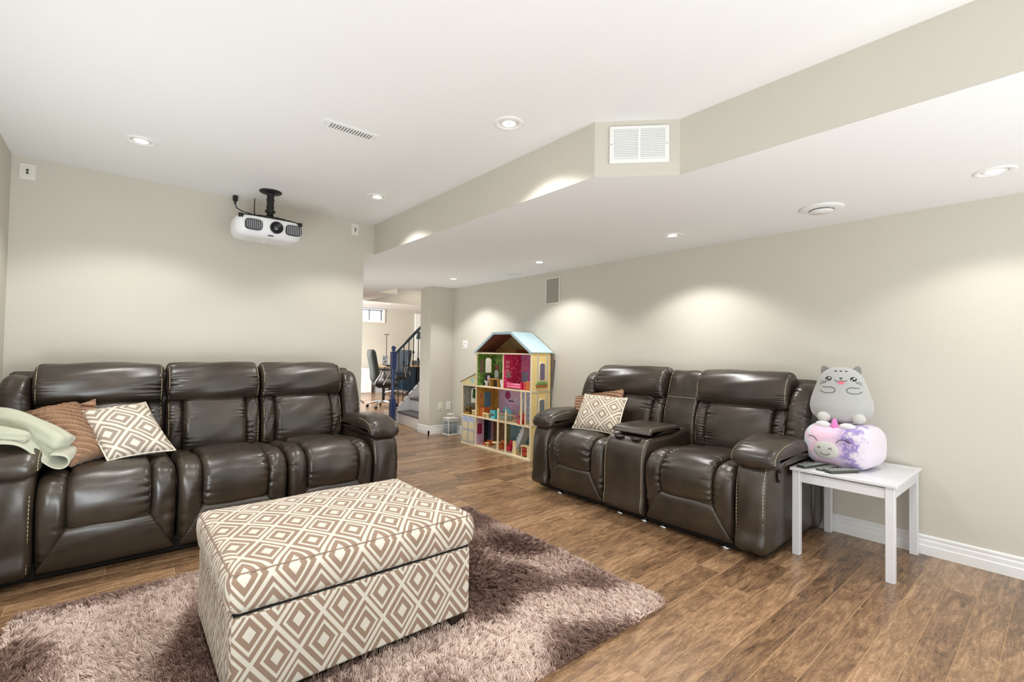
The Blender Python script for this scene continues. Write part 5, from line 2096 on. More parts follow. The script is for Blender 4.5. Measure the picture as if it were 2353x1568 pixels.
strip('roof_frame', DBL, [(YE1, ZE), (YR1, ZR), (YR0, ZR), (YE0, ZE)], 0.022, DF - 0.016, DF - 0.004)
SHG = shingle_mat()
for nm, (ya, za), (yb, zb) in (('roof_slope', (YE0, ZE), (YR0, ZR)), ('roof_top', (YR0, ZR), (YR1, ZR)), ('roof_slope', (YR1, ZR), (YE1, ZE))):
    d = Vector((0, yb - ya, zb - za))
    nn_ = Vector((0, -d.z, d.y)).normalized() * 0.007
    vs = []
    xb = DBK + 0.030 if nm != 'none' else DBK
    for x in (DF - 0.014, xb):
        vs += [(x, ya, za), (x, yb, zb), (x, yb + nn_.y, zb + nn_.z), (x, ya + nn_.y, za + nn_.z)]
    b = MB()
    b.add(vs, [(0, 1, 2, 3), (4, 7, 6, 5), (0, 4, 5, 1), (1, 5, 6, 2), (2, 6, 7, 3), (3, 7, 4, 0)])
    L_ = d.length
    o = b.build(nm, SHG, dh, uvs=[(0, 0), (0, L_), (0, L_), (0, 0), (0.28, 0), (0.28, L_), (0.28, L_), (0.28, 0)])
# attic inside: brown left slope, printed gable at the back
b = MB()
b.add([(DF, 4.735, ZE - 0.004), (DF, 4.375, ZR - 0.028), (DBK, 4.375, ZR - 0.028), (DBK, 4.735, ZE - 0.004),
       (DF, 4.10, ZR - 0.028), (DBK, 4.10, ZR - 0.028)], [(0, 1, 2, 3), (1, 4, 5, 2)])
b.build('attic_lining', mat('doll_attic_brown', (112, 62, 42), 0.6, noise=0.06), dh)
b = MB()
b.prism([(3.745, 1.156), (4.737, 1.156), (4.381, ZR - 0.029), (4.09, ZR - 0.029)], 'X', DBK - 0.006, DBK)
b.build('attic_print', P_ATT, dh)
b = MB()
b.prism([(3.668, 1.150), (3.712, 1.160), (3.712, 0.74), (3.692, 0.90)], 'X', 3.700, 3.705)  # thin brown sheet tapering down beside the yellow side wall
b.build('back_sheet', mat('doll_back_brown', (116, 100, 88), 0.7), dh)
dbx('attic_band', mat('doll_attic_red', (120, 44, 26), 0.6), DBK - 0.010, DBK - 0.006, 3.80, 4.30, 1.156, 1.20)
dbx('attic_band', mat('doll_attic_gold', (168, 124, 72), 0.6), DBK - 0.010, DBK - 0.006, 4.30, 4.70, 1.156, 1.195)
dbx('attic_picture', mat('doll_attic_yellow', (206, 160, 84), 0.6), DBK - 0.012, DBK - 0.006, 3.93, 4.00, 1.16, 1.26)
dbx('attic_picture', mat('doll_attic_grey', (120, 120, 132), 0.6), DBK - 0.012, DBK - 0.006, 3.90, 3.98, 1.19, 1.25)
dbx('attic_picture', wallpaper('print_attic_pic', (60, 84, 60), (150, 80, 110), 50), DBK - 0.012, DBK - 0.006, 4.03, 4.11, 1.27, 1.335)
# outside of the yellow wall: pilasters, arched windows, planter box
GRYP = mat('doll_pilaster', (196, 192, 182), 0.6)
FRM = mat('doll_window_frame', (240, 222, 176), 0.6)


def sidex(nm, m, x0, x1, z0, z1, y0=Y0 - 0.014, y1=Y0 - 0.010, par=None, arched=False):
    b = MB()
    if arched:
        b.prism([(p[0], p[1]) for p in arch_poly((x0 + x1) / 2, z0, x1 - x0, z1 - z0)], 'Y', y0, y1)
    else:
        b.box(x0, x1, y0, y1, z0, z1)
    return b.build(nm, m, par or sw)


for (za, zb) in ((0.80, 1.14), (0.42, 0.71)):
    sidex('pilaster', GRYP, 3.485, 3.505, za, zb)
    sidex('pilaster', GRYP, 3.625, 3.643, za, zb)
sidex('band', GRYP, DF, DBK, 0.735, 0.748)
sidex('band', GRYP, DF, DBK, 0.375, 0.388)
for (z0, z1, mm) in ((0.868, 1.05, mat('doll_pane_violet', (112, 100, 126), 0.4)), (0.475, 0.655, mat('doll_pane_grey', (112, 118, 128), 0.4))):
    w_ = sidex('window_frame', FRM, 3.512, 3.604, z0 - 0.012, z1 + 0.012, Y0 - 0.017, Y0 - 0.010, arched=True)
    sidex('window_pane', mm, 3.523, 3.593, z0, z1, Y0 - 0.019, Y0 - 0.0165, par=w_, arched=True)
px_ = sidex('planter', mat('doll_planter', (164, 100, 50), 0.7), 3.47, 3.63, 0.790, 0.815, Y0 - 0.024, Y0 - 0.010)
b = MB()
for i in range(14):
    b.ball((3.477 + i * 0.0113, Y0 - 0.018, 0.822 + 0.010 * (i % 3)), 0.010, 0.006, 0.017, n=8, m=6)
o = b.build('planter_leaves', mat('doll_leaf', (116, 150, 84), 0.8), px_)
o['kind'] = 'stuff'


# toys standing in the dollhouse
def toy(nm, label, c, cat='toy'):
    return thing(nm, c, label, cat)


def tbx(nm, m, t, x0, x1, y0, y1, z0, z1, c=0.002):
    b = MB()
    b.box(x0, x1, y0, y1, z0, z1, c)
    return b.build(nm, m, t)


zB, zA, zG = FB + 0.0156, FA + 0.0156, 0.0226
PNK, HOT, RED = mat('toy_pink', (236, 110, 150), 0.4), mat('toy_hot_pink', (206, 30, 70), 0.4), mat('toy_red', (196, 24, 32), 0.4)
TPL, TWH, TTN = mat('toy_purple', (96, 58, 112), 0.5), mat('toy_white', (226, 222, 230), 0.4), mat('toy_tan', (190, 142, 66), 0.5)
TTL, TOR, TCR = mat('toy_teal', (64, 186, 196), 0.4), mat('toy_orange', (206, 108, 40), 0.5), mat('toy_cream', (238, 222, 172), 0.5)
TWD, TGR = mat('toy_wood', (170, 96, 56), 0.5), mat('toy_green', (52, 92, 40), 0.7)

t = toy('toy_bed', 'pink toy bed on the top floor of the dollhouse', (3.47, 4.02, zB), 'toy bed')
tbx('mattress', PNK, t, 3.44, 3.52, 3.93, 4.16, zB + 0.035, zB + 0.062, 0.006)
tbx('bed_frame', PNK, t, 3.435, 3.525, 3.925, 4.165, zB + 0.012, zB + 0.035)
tbx('headboard', HOT, t, 3.435, 3.525, 3.915, 3.927, zB, zB + 0.085, 0.004)
tbx('footboard', PNK, t, 3.435, 3.525, 4.160, 4.170, zB, zB + 0.075, 0.004)
t = toy('toy_wardrobe', 'red toy wardrobe with orange trim beside the pink toy bed', (3.47, 3.80, zB), 'toy wardrobe')
tbx('body', RED, t, 3.45, 3.53, 3.85, 3.90, zB, zB + 0.085, 0.004)
tbx('door', TOR, t, 3.44, 3.45, 3.75, 3.845, zB, zB + 0.10, 0.004)
tbx('side_panel', TWD, t, 3.45, 3.53, 3.75, 3.845, zB, zB + 0.095, 0.004)
t = toy('toy_toilet', 'white and purple toy toilet on the top floor of the dollhouse', (3.49, 4.63, zB), 'toy toilet')
tbx('tank', TPL, t, 3.53, 3.56, 4.60, 4.70, zB, zB + 0.13, 0.01)
b = MB()
b.lathe((3.50, 4.625, zB), [(0.020, 0), (0.018, 0.025), (0.034, 0.055), (0.036, 0.062), (0.026, 0.062), (0.0001, 0.045)], 20)
b.build('bowl', TWH, t)
b = MB()
b.ball((3.525, 4.625, zB + 0.09), 0.008, 0.028, 0.036, n=16, m=10)
b.build('seat_lid', TWH, t)
t = toy('toy_vanity', 'tan toy vanity with arched mirror on the top floor of the dollhouse', (3.50, 4.45, zB), 'toy vanity')
tbx('side_panel', TTN, t, 3.46, 3.54, 4.515, 4.530, zB, zB + 0.085)
tbx('side_panel', TTN, t, 3.46, 3.54, 4.355, 4.370, zB, zB + 0.085)
tbx('worktop', TTN, t, 3.455, 3.545, 4.345, 4.54, zB + 0.085, zB + 0.097)
tbx('back_sheet', mat('toy_dark', (74, 60, 40), 0.6), t, 3.52, 3.53, 4.37, 4.515, zB, zB + 0.085)
b = MB()
b.prism(arch_poly(4.47, zB + 0.097, 0.075, 0.10), 'X', 3.525, 3.532)
b.build('mirror', mat('toy_mirror', (160, 168, 160), 0.2), t)
t = toy('toy_bathtub', 'white toy tub at the divider on the top floor of the dollhouse', (3.50, 4.26, zB), 'toy bathtub')
b = MB()
b.prism([(4.225, zB), (4.30, zB), (4.325, zB + 0.09), (4.22, zB + 0.09)], 'X', 3.46, 3.56)
b.build('tub', TWH, t)
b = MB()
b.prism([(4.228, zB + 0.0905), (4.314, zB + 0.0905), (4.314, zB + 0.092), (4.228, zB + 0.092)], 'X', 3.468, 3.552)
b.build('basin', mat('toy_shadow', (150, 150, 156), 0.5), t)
t = toy('toy_cabinet', 'orange wooden toy cabinet on the middle floor of the dollhouse', (3.49, 4.65, zA), 'toy cabinet')
tbx('body', TOR, t, 3.46, 3.54, 4.62, 4.715, zA, zA + 0.11, 0.004)
tbx('back_rest', TWD, t, 3.52, 3.54, 4.56, 4.62, zA, zA + 0.12, 0.004)
t = toy('toy_bench', 'cream toy bench on the middle floor of the dollhouse', (3.45, 4.56, zA), 'toy bench')
tbx('seat', TCR, t, 3.42, 3.47, 4.50, 4.605, zA + 0.045, zA + 0.055)
tbx('leg', TCR, t, 3.425, 3.465, 4.515, 4.527, zA, zA + 0.045)
tbx('leg', TCR, t, 3.425, 3.465, 4.575, 4.587, zA, zA + 0.045)
t = toy('toy_stove', 'teal toy stove on the middle floor of the dollhouse', (3.47, 4.43, zA), 'toy stove')
tbx('body', TTL, t, 3.44, 3.52, 4.385, 4.475, zA + 0.035, zA + 0.10, 0.004)
tbx('oven_door', mat('toy_dark', (74, 60, 40), 0.6), t, 3.437, 3.441, 4.395, 4.465, zA + 0.04, zA + 0.06)
tbx('base', TTL, t, 3.445, 3.515, 4.39, 4.47, zA, zA + 0.035)
b = MB()
b.cyl((3.438, 4.43, zA + 0.08), (3.432, 4.43, zA + 0.08), 0.006, n=10)
b.build('knob', mat('toy_knob', (20, 110, 120), 0.4), t)
t = toy('toy_sofa', 'pale blue toy settee behind the railing of the dollhouse', (3.52, 4.30, zA), 'toy sofa')
tbx('seat', mat('toy_skyblue', (120, 170, 186), 0.6), t, 3.48, 3.56, 4.20, 4.38, zA, zA + 0.05, 0.006)
b = MB()
b.prism([(4.20, zA + 0.05), (4.38, zA + 0.05), (4.37, zA + 0.13), (4.30, zA + 0.15), (4.22, zA + 0.10)], 'X', 3.555, 3.57)
b.build('back_rest', mat('toy_skyblue', (120, 170, 186), 0.6), t)
t = toy('toy_red_chair', 'red toy chair behind the railing at the right of the dollhouse', (3.45, 3.93, zA), 'toy chair')
tbx('seat', RED, t, 3.425, 3.485, 3.90, 3.965, zA, zA + 0.045, 0.006)
tbx('back_rest', RED, t, 3.47, 3.485, 3.90, 3.965, zA + 0.045, zA + 0.12, 0.006)
t = toy('toy_high_chair', 'tiny wooden toy chair with pink seat on the middle floor of the dollhouse', (3.50, 4.02, zA), 'toy chair')
tbx('seat', mat('toy_rose', (196, 70, 120), 0.5), t, 3.48, 3.53, 4.00, 4.05, zA + 0.06, zA + 0.07)
for (x, y) in ((3.482, 4.002), (3.482, 4.044), (3.524, 4.002), (3.524, 4.044)):
    tbx('leg', TTN, t, x, x + 0.005, y, y + 0.005, zA, zA + 0.06, 0)
tbx('back_rest', TTN, t, 3.524, 3.530, 4.00, 4.05, zA + 0.07, zA + 0.13)
t = toy('toy_plant', 'green toy tree in the left wing of the dollhouse', (3.55, 4.93, zA), 'toy plant')
b = MB()
b.cyl((3.55, 4.93, zA), (3.55, 4.93, zA + 0.22), 0.003, n=8)
b.build('stem', TWD, t)
b = MB()
pr2 = random.Random(5)
for i in range(26):
    a, z = pr2.uniform(0, 6.28), pr2.uniform(0, 0.10)
    b.ball((3.55 + 0.022 * math.cos(a), 4.93 + 0.030 * math.sin(a), zA + 0.20 + z), 0.016, 0.016, 0.022, n=8, m=6)
o = b.build('leaves', TGR, t)
o['kind'] = 'stuff'
t = toy('toy_garden', 'toy flower tub with brown and green blooms in the left wing of the dollhouse', (3.47, 4.95, zA), 'toy plant')
tbx('tub', mat('toy_mustard', (150, 112, 40), 0.6), t, 3.43, 3.52, 4.90, 5.01, zA, zA + 0.03, 0.004)
b = MB()
for i in range(22):
    b.ball((3.44 + pr2.uniform(0, 0.07), 4.905 + pr2.uniform(0, 0.10), zA + 0.04 + pr2.uniform(0, 0.05)), 0.014, n=8, m=6)
o = b.build('blooms', wallpaper('toy_blooms', (96, 104, 40), (140, 76, 40), 60), t)
o['kind'] = 'stuff'
t = toy('toy_stool', 'cream toy stool beside the plants in the left wing of the dollhouse', (3.45, 4.80, zA), 'toy stool')
tbx('seat', TCR, t, 3.43, 3.48, 4.765, 4.845, zA + 0.055, zA + 0.065)
tbx('leg', TCR, t, 3.435, 3.475, 4.775, 4.787, zA, zA + 0.055)
tbx('leg', TCR, t, 3.435, 3.475, 4.823, 4.835, zA, zA + 0.055)
t = toy('toy_dining_table', 'cream round toy table on the ground floor of the dollhouse', (3.46, 4.36, zG), 'toy table')
b = MB()
b.lathe((3.46, 4.36, zG), [(0.026, 0), (0.008, 0.012), (0.007, 0.07), (0.058, 0.076), (0.058, 0.084), (0.0001, 0.084)], 24)
b.build('top_and_stem', TCR, t)
t = toy('toy_side_stool', 'small cream pedestal toy stool on the ground floor of the dollhouse', (3.45, 4.54, zG), 'toy stool')
b = MB()
b.lathe((3.45, 4.52, zG), [(0.016, 0), (0.006, 0.008), (0.005, 0.042), (0.030, 0.048), (0.030, 0.054), (0.0001, 0.054)], 20)
b.build('top_and_stem', TCR, t)
for i, (y0_, y1_) in enumerate(((4.56, 4.70), (4.31, 4.42), (4.165, 4.26))):
    t = toy('toy_settle', ('orange toy bench at the left of the dollhouse ground floor', 'orange toy bench behind the round toy table', 'red toy cushion seat beside the dollhouse stairs')[i], (3.52, (y0_ + y1_) / 2, zG), 'toy bench')
    mm = (TOR, TOR, HOT)[i]
    tbx('seat', mm, t, 3.50, 3.57, y0_, y1_, zG, zG + (0.03, 0.05, 0.06)[i], 0.004)
    tbx('back_rest', mm, t, 3.57, 3.58, y0_, y1_, zG, zG + (0.05, 0.09, 0.11)[i], 0.003)
t = toy('toy_tall_chair', 'tall cream toy chair on the right of the dollhouse ground floor', (3.45, 3.98, zG), 'toy chair')
b = MB()
b.prism(arch_poly(4.01, zG, 0.055, 0.155), 'X', 3.430, 3.437)
b.build('back_rest', TCR, t)
tbx('seat', TCR, t, 3.437, 3.48, 3.985, 4.035, zG + 0.05, zG + 0.058)
tbx('leg', TCR, t, 3.474, 3.480, 3.985, 4.035, zG, zG + 0.05)
t = toy('toy_kitchen_unit', 'cream toy cabinet with red drawers on the dollhouse ground floor', (3.47, 3.81, zG), 'toy cabinet')
tbx('worktop', TCR, t, 3.425, 3.50, 3.735, 3.90, zG + 0.115, zG + 0.125)
tbx('side_panel', TCR, t, 3.43, 3.50, 3.735, 3.80, zG, zG + 0.115)
tbx('side_panel', TCR, t, 3.43, 3.50, 3.885, 3.893, zG, zG + 0.115)
for z in (0.02, 0.068):
    tbx('drawer', mat('toy_brick', (176, 60, 36), 0.5), t, 3.432, 3.49, 3.803, 3.882, zG + z, zG + z + 0.040)

# ------------------------------------------------------------------ lantern
t = thing('lantern', (3.622, 5.625, 0), 'white metal and glass lantern on the floor beside the pillar', 'lantern')
lx, ly, lw = 3.622, 5.620, 0.072
b = MB()
b.box(lx - lw - 0.012, lx + lw + 0.012, ly - lw - 0.012, ly + lw + 0.012, 0, 0.014, 0.003)
b.build('base', WHITE, t)
for sx in (-1, 1):
    for sy in (-1, 1):
        b = MB()
        b.box(lx + sx * lw - 0.004, lx + sx * lw + 0.004, ly + sy * lw - 0.004, ly + sy * lw + 0.004, 0.014, 0.225)
        b.build('post', WHITE, t)
b = MB()
b.box(lx - lw - 0.010, lx + lw + 0.010, ly - lw - 0.010, ly + lw + 0.010, 0.225, 0.236, 0.003)
b.build('roof', WHITE, t)
GLS = mat('lantern_glass', (236, 244, 246), 0.02, trans=0.96)
for q in ((-lw, lw, -lw - 0.001, -lw + 0.001), (-lw, lw, lw - 0.001, lw + 0.001), (-lw - 0.001, -lw + 0.001, -lw, lw), (lw - 0.001, lw + 0.001, -lw, lw)):
    b = MB()
    b.box(lx + q[0], lx + q[1], ly + q[2], ly + q[3], 0.014, 0.192)
    b.build('glass_pane', GLS, t)
    b = MB()
    b.box(lx + q[0], lx + q[1], ly + q[2] - 0.001, ly + q[3] + 0.001, 0.192, 0.200)
    w = b.build('fretwork', WHITE, t)
    for i in range(7):
        f_ = (i + 0.5) / 7
        xa = lx + q[0] + (q[1] - q[0]) * f_
        ya = ly + q[2] + (q[3] - q[2]) * f_
        b = MB()
        b.box(xa - 0.003, xa + 0.003, ya - 0.003, ya + 0.003, 0.200, 0.225)
        b.build('fret_bar', WHITE, w)
b = MB()
b.box(lx - 0.036, lx + 0.036, ly - 0.036, ly + 0.036, 0.236, 0.242)
for i in range(4):
    a = math.pi / 4 + i * math.pi / 2
    b.box(lx + 0.042 * math.cos(a) - 0.003, lx + 0.042 * math.cos(a) + 0.003, ly + 0.042 * math.sin(a) - 0.003, ly + 0.042 * math.sin(a) + 0.003, 0.242, 0.282)
b.box(lx - 0.042, lx + 0.042, ly - 0.042, ly + 0.042, 0.280, 0.290, 0.003)
b.build('top_cage', WHITE, t)
b = MB()
b.lathe((lx, ly, 0.014), [(0.034, 0), (0.030, 0.012), (0.008, 0.022), (0.005, 0.045), (0.005, 0.13), (0.014, 0.138), (0.014, 0.145), (0.0001, 0.146)], 20)
b.build('candlestick', mat('pewter', (120, 128, 136), 0.35, metal=0.7), t)

# ------------------------------------------------------------------ stairs with railing
STW = mat('stair_white', (240, 241, 244), 0.4)
TRD = mat('stair_tread', (92, 92, 98), 0.4, noise=0.1, nscale=20)
st = thing('staircase', (3.5, 6.5, 0), 'white staircase with dark treads, navy newel post and iron balusters behind the pillar', 'stairs')
RISE, RUN, SX0 = 0.198, 0.212, 3.475
for i in range(9):
    xa = SX0 + i * RUN
    b = MB()
    b.prism([(xa + 0.02 - (0.09 if i == 0 else 0.0), 6.078), (xa + RUN + 0.02, 6.078), (xa + RUN + 0.02, 6.945), (xa + 0.02, 6.945)], 'Z', 0.0 if i == 0 else i * RISE - 0.02, (i + 1) * RISE - 0.03)
    b.build('riser', STW, st)
    b = MB()
    b.prism([(xa - (0.09 if i == 0 else 0.0), 6.078), (xa + RUN + 0.02, 6.078), (xa + RUN + 0.02, 6.945), (xa, 6.945)], 'Z', (i + 1) * RISE - 0.03, (i + 1) * RISE)
    b.build('tread', TRD, st)
b = MB()
slope = RISE / RUN * 1.06
pp = [(3.47, 0.0), (3.47, 0.245), (3.47 + 1.9, 0.245 + 1.9 * slope), (3.47 + 1.9, 0.0)]
b.prism(pp, 'Y', 6.95, 6.985)
b.build('stringer', STW, st)
b = MB()
for k_ in (0.0, -0.045):
    b.add([(3.47, 6.944, 0.245 + k_), (5.37, 6.944, 0.245 + k_ + 1.9 * slope), (5.37, 6.944, 0.225 + k_ + 1.9 * slope), (3.47, 6.944, 0.225 + k_),
           (3.47, 6.995, 0.245 + k_), (5.37, 6.995, 0.245 + k_ + 1.9 * slope), (5.37, 6.995, 0.225 + k_ + 1.9 * slope), (3.47, 6.995, 0.225 + k_)],
          [(0, 1, 2, 3), (4, 7, 6, 5), (0, 4, 5, 1), (3, 2, 6, 7), (0, 3, 7, 4), (1, 5, 6, 2)]) if k_ == 0 else None
b.build('stringer_cap', STW, st)
NAVY = mat('navy_paint', (44, 64, 116), 0.25, noise=0.04, coat=0.3)
NTEAL = mat('rail_teal', (22, 44, 60), 0.25, coat=0.3)
IRON = mat('wrought_iron', (18, 20, 26), 0.35)
rl = st
nx_, ny_ = 3.395, 6.97
b = MB()
b.box(nx_ - 0.040, nx_ + 0.040, ny_ - 0.040, ny_ + 0.040, 0, 0.40, 0.004)
b.lathe((nx_, ny_, 0.40), [(0.038, 0.0), (0.030, 0.02), (0.040, 0.035), (0.030, 0.05), (0.024, 0.10), (0.030, 0.30), (0.036, 0.40), (0.028, 0.44), (0.038, 0.46), (0.038, 0.47)], 20)
b.box(nx_ - 0.040, nx_ + 0.040, ny_ - 0.040, ny_ + 0.040, 0.87, 1.15, 0.006)
b.lathe((nx_, ny_, 1.15), [(0.036, 0.0), (0.026, 0.012), (0.024, 0.022), (0.036, 0.045), (0.036, 0.062), (0.024, 0.082), (0.0001, 0.090)], 20)
b.build('newel_post', NAVY, rl)
b = MB()
x1 = 3.43 + 1.9
M_ = [(-0.028, 0.0), (0.028, 0.0), (0.030, 0.022), (0.020, 0.045), (-0.020, 0.045), (-0.030, 0.022)]
vs = [(3.43, ny_ + a, 1.105 + c) for a, c in M_] + [(x1, ny_ + a, 1.105 + c + 1.9 * slope * 0.98) for a, c in M_]
b.add(vs, [(i, (i + 1) % 6, 6 + (i + 1) % 6, 6 + i) for i in range(6)] + [tuple(range(6))[::-1], tuple(range(6, 12))])
b.build('handrail', NTEAL, rl)
for i in range(8):
    x = 3.490 + i * 0.087
    zb, zt = 0.245 + (x - 3.47) * slope - 0.005, 1.108 + (x - 3.43) * slope * 0.98
    b = MB()
    b.cyl((x, ny_, zb), (x, ny_, zt), 0.0075, n=10)
    kz = zb + (0.62 if i % 2 else 0.42)
    b.lathe((x, ny_, kz), [(0.008, -0.03), (0.018, -0.008), (0.018, 0.008), (0.008, 0.03)], 12)
    b.lathe((x, ny_, zb), [(0.014, 0.0), (0.014, 0.012), (0.008, 0.022)], 10)
    b.build('baluster', IRON, rl)

# ------------------------------------------------------------------ office beyond the stairs
# window high in the far wall
WN = MB()
wx0, wx1, wz0, wz1 = 5.05, 6.0, 1.955, 2.352
for q in ((wx0, wx1, wz0, wz0 + 0.07), (wx0, wx1, wz1 - 0.03, wz1), (wx1 - 0.09, wx1, wz0 + 0.07, wz1 - 0.03), (wx0, wx0 + 0.06, wz0 + 0.07, wz1 - 0.03)):
    WN.box(q[0], q[1], FY - 0.05, FY - 0.002, q[2], q[3], 0.004)
win = struct(WN.build('window_1', TRIM))
b = MB()
b.box(wx0 + 0.06, wx1 - 0.09, FY - 0.012, FY - 0.004, wz0 + 0.07, wz1 - 0.03)
b.build('glass_pane', mat('daylight_pane', (206, 218, 240), 0.3, emit=1.3, noise=0.25, nscale=6), win)
for q in ((5.06, 5.10), (5.50, 5.54), (5.86, 5.91)):
    b = MB()
    b.box(q[0], q[1], FY - 0.03, FY - 0.012, wz0 + 0.07, wz1 - 0.03, 0.003)
    b.build('sash_bar', mat('sash_grey', (150, 154, 168), 0.5), win)
b = MB()
b.box(5.06, 5.91, FY - 0.03, FY - 0.012, wz1 - 0.06, wz1 - 0.03, 0.003)
b.build('sash_rail', mat('sash_grey', (150, 154, 168), 0.5), win)
b = MB()
b.box(6.98, 7.9, FY - 0.05, FY - 0.001, 0, 2.30, 0.004)
dro = struct(b.build('door_1', mat('door_white', (250, 250, 248), 0.4)))
for (za, zb) in ((0.2, 1.0), (1.15, 2.1)):
    b = MB()
    b.box(7.12, 7.76, FY - 0.056, FY - 0.05, za, zb, 0.004)
    b.build('door_panel', mat('door_white', (250, 250, 248), 0.4), dro)

t = thing('desk', (6.6, 12.4, 0), 'wood-topped desk with dark drawers against the far office wall', 'desk')
b = MB()
b.box(5.60, 7.6, 12.05, 12.85, 0.70, 0.735, 0.004)
b.build('desktop', mat('desk_oak', (196, 158, 116), 0.45, noise=0.08, nscale=12), t)
for (xa, xb) in ((6.15, 6.60), (6.95, 7.4)):
    b = MB()
    b.box(xa, xb, 12.10, 12.80, 0.0, 0.70, 0.004)
    c_ = b.build('drawer_unit', mat('drawer_teal', (16, 52, 72), 0.4), t)
    for i in range(3):
        b = MB()
        b.box(xa + 0.015, xb - 0.015, 12.085, 12.10, 0.03 + i * 0.22, 0.23 + i * 0.22, 0.003)
        d_ = b.build('drawer', mat('drawer_teal2', (14, 44, 62), 0.35), c_)
for (x, y) in ((5.64, 12.09), (5.64, 12.80)):
    b = MB()
    b.cyl((x, y, 0), (x, y, 0.70), 0.02, n=12)
    b.build('leg', BLACK, t)


def pframe(label, x, y, w, h, z=0.735):
    t = thing('picture_frame', (x, y, z), label, 'picture frame')
    b = MB()
    for q in ((-w / 2, w / 2, 0, 0.012), (-w / 2, w / 2, h - 0.012, h), (-w / 2, -w / 2 + 0.012, 0.012, h - 0.012), (w / 2 - 0.012, w / 2, 0.012, h - 0.012)):
        b.box(x + q[0], x + q[1], y - 0.008, y + 0.008, z + q[2], z + q[3])
    b.build('frame', mat('frame_silver', (150, 154, 160), 0.4), t)
    b = MB()
    b.box(x - w / 2 + 0.012, x + w / 2 - 0.012, y - 0.004, y + 0.004, z + 0.012, z + h - 0.012)
    b.build('photo', wallpaper('frame_photo', (60, 64, 70), (150, 152, 156), 14), t)


pframe('silver picture frame on the office desk, left of the newel post', 5.72, 12.25, 0.16, 0.28)
pframe('silver picture frame on the office desk, seen between the balusters', 6.22, 12.25, 0.18, 0.28)
t = thing('desk_lamp', (5.87, 12.5, 0.735), 'slim brown T-shaped stand rising from the office desk', 'lamp')
b = MB()
b.lathe((5.87, 12.5, 0.735), [(0.07, 0), (0.07, 0.012), (0.010, 0.02)], 20)
b.build('base', mat('stand_brown', (96, 76, 64), 0.5), t)
b = MB()
b.cyl((5.87, 12.5, 0.75), (5.87, 12.5, 1.61), 0.012, n=10)
b.build('pole', mat('stand_brown', (96, 76, 64), 0.5), t)
b = MB()
b.box(5.80, 5.94, 12.47, 12.53, 1.60, 1.622, 0.005)
b.build('head', mat('stand_brown', (96, 76, 64), 0.5), t)
t = thing('printer', (6.9, 12.4, 0.735), 'dark low printer on the office desk behind the balusters', 'printer')
b = MB()
b.box(6.72, 7.08, 12.25, 12.6, 0.735, 0.87, 0.012)
b.build('body', mat('printer_dark', (58, 60, 66), 0.5), t)
b = MB()
b.box(6.76, 7.04, 12.235, 12.25, 0.77, 0.80, 0.003)
b.build('paper_tray', mat('tray_grey', (120, 122, 126), 0.5), t)
t = thing('floor_lamp', (6.62, 11.6, 0), 'floor lamp with dark green drum shade standing behind the stair handrail', 'lamp')
b = MB()
b.lathe((6.25, 11.6, 1.49), [(0.0001, 0.20), (0.24, 0.20), (0.27, 0.0), (0.26, 0.0), (0.235, 0.19)], 28)
b.v = [(p[0] + 0.37, p[1], p[2]) for p in b.v]
b.build('lamp_shade', mat('shade_green', (12, 44, 40), 0.6), t)
b = MB()
b.cyl((6.62, 11.6, 0.02), (6.62, 11.6, 1.60), 0.012, n=10)
b.build('pole', BLACK, t)
b = MB()
b.lathe((6.62, 11.6, 0), [(0.14, 0), (0.14, 0.015), (0.02, 0.025)], 24)
b.build('base', BLACK, t)

t = thing('office_cabinet', (5.12, 12.3, 0), 'low white cabinet at the left end of the office wall', 'cabinet')
b = MB()
b.box(4.98, 5.30, 12.15, 12.9, 0, 0.66, 0.004)
b.build('carcass', mat('cabinet_white', (232, 232, 230), 0.4), t)
b = MB()
b.box(4.99, 5.29, 12.132, 12.15, 0.02, 0.64, 0.003)
b.build('cabinet_door', mat('cabinet_white', (232, 232, 230), 0.4), t)
t = thing('storage_bin', (5.62, 12.4, 0), 'grey storage bin under the left end of the office desk', 'bin')
b = MB()
b.prism([(5.45, 12.2), (5.80, 12.2), (5.80, 12.6), (5.45, 12.6)], 'Z', 0.0, 0.34)
b.build('bin_body', mat('bin_grey', (172, 174, 174), 0.6), t)
b = MB()
b.box(5.44, 5.81, 12.19, 12.61, 0.34, 0.37, 0.005)
b.build('bin_lid', mat('bin_lid_grey', (186, 188, 188), 0.5), t)
t = thing('floor_cable', (4.6, 11.0, 0), 'black cable running over the office floor to the chair', 'cable')
b = MB()
b.tube([(4.15, 9.9, 0.02), (4.3, 10.4, 0.006), (4.45, 10.9, 0.006), (4.6, 11.5, 0.006), (4.5, 12.2, 0.006)], 0.012, n=6)
b.build('cable', BLACK, t)


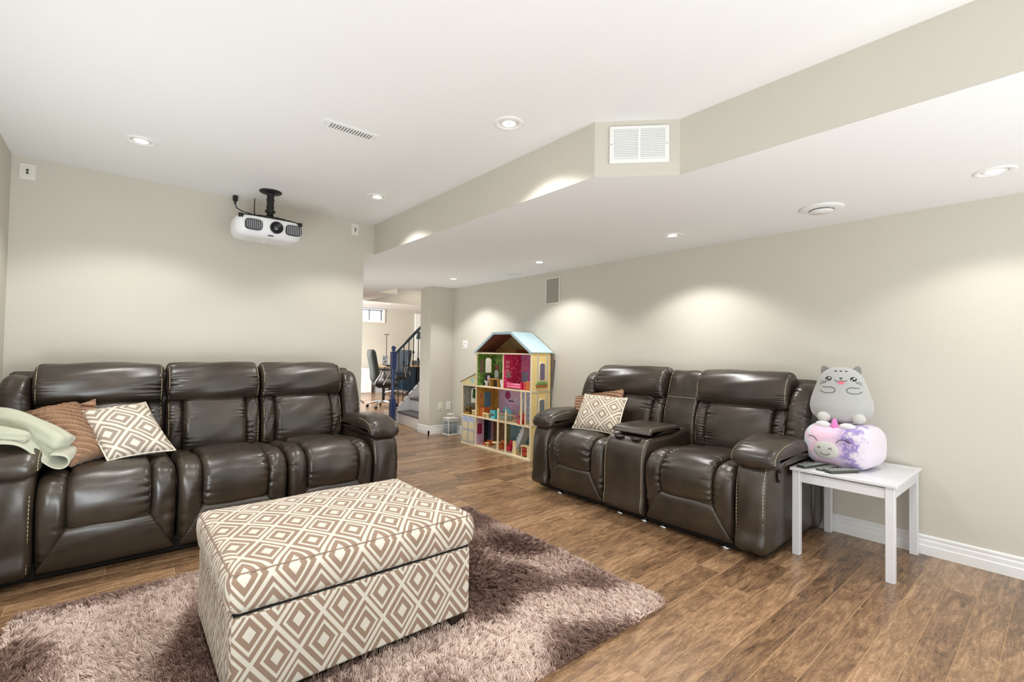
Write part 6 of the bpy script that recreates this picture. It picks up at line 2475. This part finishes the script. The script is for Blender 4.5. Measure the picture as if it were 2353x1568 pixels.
def office_chair(label, c, ang_, cm):
    M = Matrix.Translation(c) @ Matrix.Rotation(ang_, 4, 'Z')
    t = thing('office_chair', c, label, 'chair')
    # +x is forward
    b = MB(M)
    prof = [(-0.30, 1.16), (-0.235, 1.17), (-0.195, 1.10), (-0.16, 0.92), (-0.13, 0.78), (-0.12, 0.66), (-0.14, 0.56), (-0.20, 0.54), (-0.235, 0.60), (-0.245, 0.75), (-0.275, 0.92), (-0.305, 1.06)]
    R, N, _ = smooth_closed(prof, 60)
    vs, fs = [], []
    ys = np.linspace(-0.235, 0.235, 15)
    for y in ys:
        k = inset_at(0.235 - abs(y) + 1e-4, 0.04)
        for i in range(60):
            p = R[i] - N[i] * k
            vs.append((p[0] + 0.10 * (abs(y) / 0.235) ** 2 * 0.4, y, p[1]))
    for j in range(14):
        for i in range(60):
            fs.append((j * 60 + i, j * 60 + (i + 1) % 60, (j + 1) * 60 + (i + 1) % 60, (j + 1) * 60 + i))
    fs += [tuple(range(60)), tuple(range(14 * 60, 15 * 60))]
    b.add(vs, fs, True)
    b.build('backrest', cm, t)
    b = MB(M)
    rbox(b, -0.18, 0.30, -0.24, 0.24, 0.43, 0.53, 0.045, n=6)
    b.build('seat', BLACK, t, recalc=False)
    for sy in (-1, 1):
        b = MB(M)
        b.tube([(-0.18, sy * 0.25, 0.52), (-0.12, sy * 0.27, 0.62), (-0.06, sy * 0.275, 0.74), (0.02, sy * 0.275, 0.755), (0.14, sy * 0.275, 0.75)], 0.014, n=8)
        b.tube([(0.10, sy * 0.275, 0.745), (0.04, sy * 0.27, 0.60), (-0.02, sy * 0.25, 0.47)], 0.012, n=8)
        a_ = b.build('armrest', CHROME, t)
        b = MB(M)
        b.box(-0.06, 0.18, sy * 0.275 - 0.03, sy * 0.275 + 0.03, 0.757, 0.78, 0.008)
        b.build('arm_pad', BLACK, a_)
    b = MB(M)
    b.cyl((0.03, 0, 0.10), (0.03, 0, 0.44), 0.028, n=16)
    b.box(-0.10, 0.16, -0.10, 0.10, 0.40, 0.43, 0.01)
    b.build('gas_column', BLACK, t)
    for i in range(5):
        a = 2 * math.pi * i / 5 + 0.3
        ca, sa = math.cos(a), math.sin(a)
        b = MB(M)
        b.tube([(0.03, 0, 0.125), (0.03 + 0.16 * ca, 0.16 * sa, 0.11), (0.03 + 0.31 * ca, 0.31 * sa, 0.075)], 0.02, n=8, rr=[0.03, 0.024, 0.016])
        l_ = b.build('base_leg', CHROME, t)
        b = MB(M)
        b.cyl((0.03 + 0.31 * ca - 0.018 * sa, 0.31 * sa + 0.018 * ca, 0.030), (0.03 + 0.31 * ca + 0.018 * sa, 0.31 * sa - 0.018 * ca, 0.030), 0.030, n=16)
        b.build('caster', BLACK, l_)
    return t


office_chair('charcoal high-backed office chair seen left of the navy newel post', (4.17, 9.05, 0), math.radians(-14), mat('chair_charcoal', (50, 56, 52), 0.7, bump=0.2, bscale=300))
office_chair('dark blue office chair half hidden behind the newel post and balusters', (5.62, 11.25, 0), math.radians(200), mat('chair_blue', (14, 30, 42), 0.6))
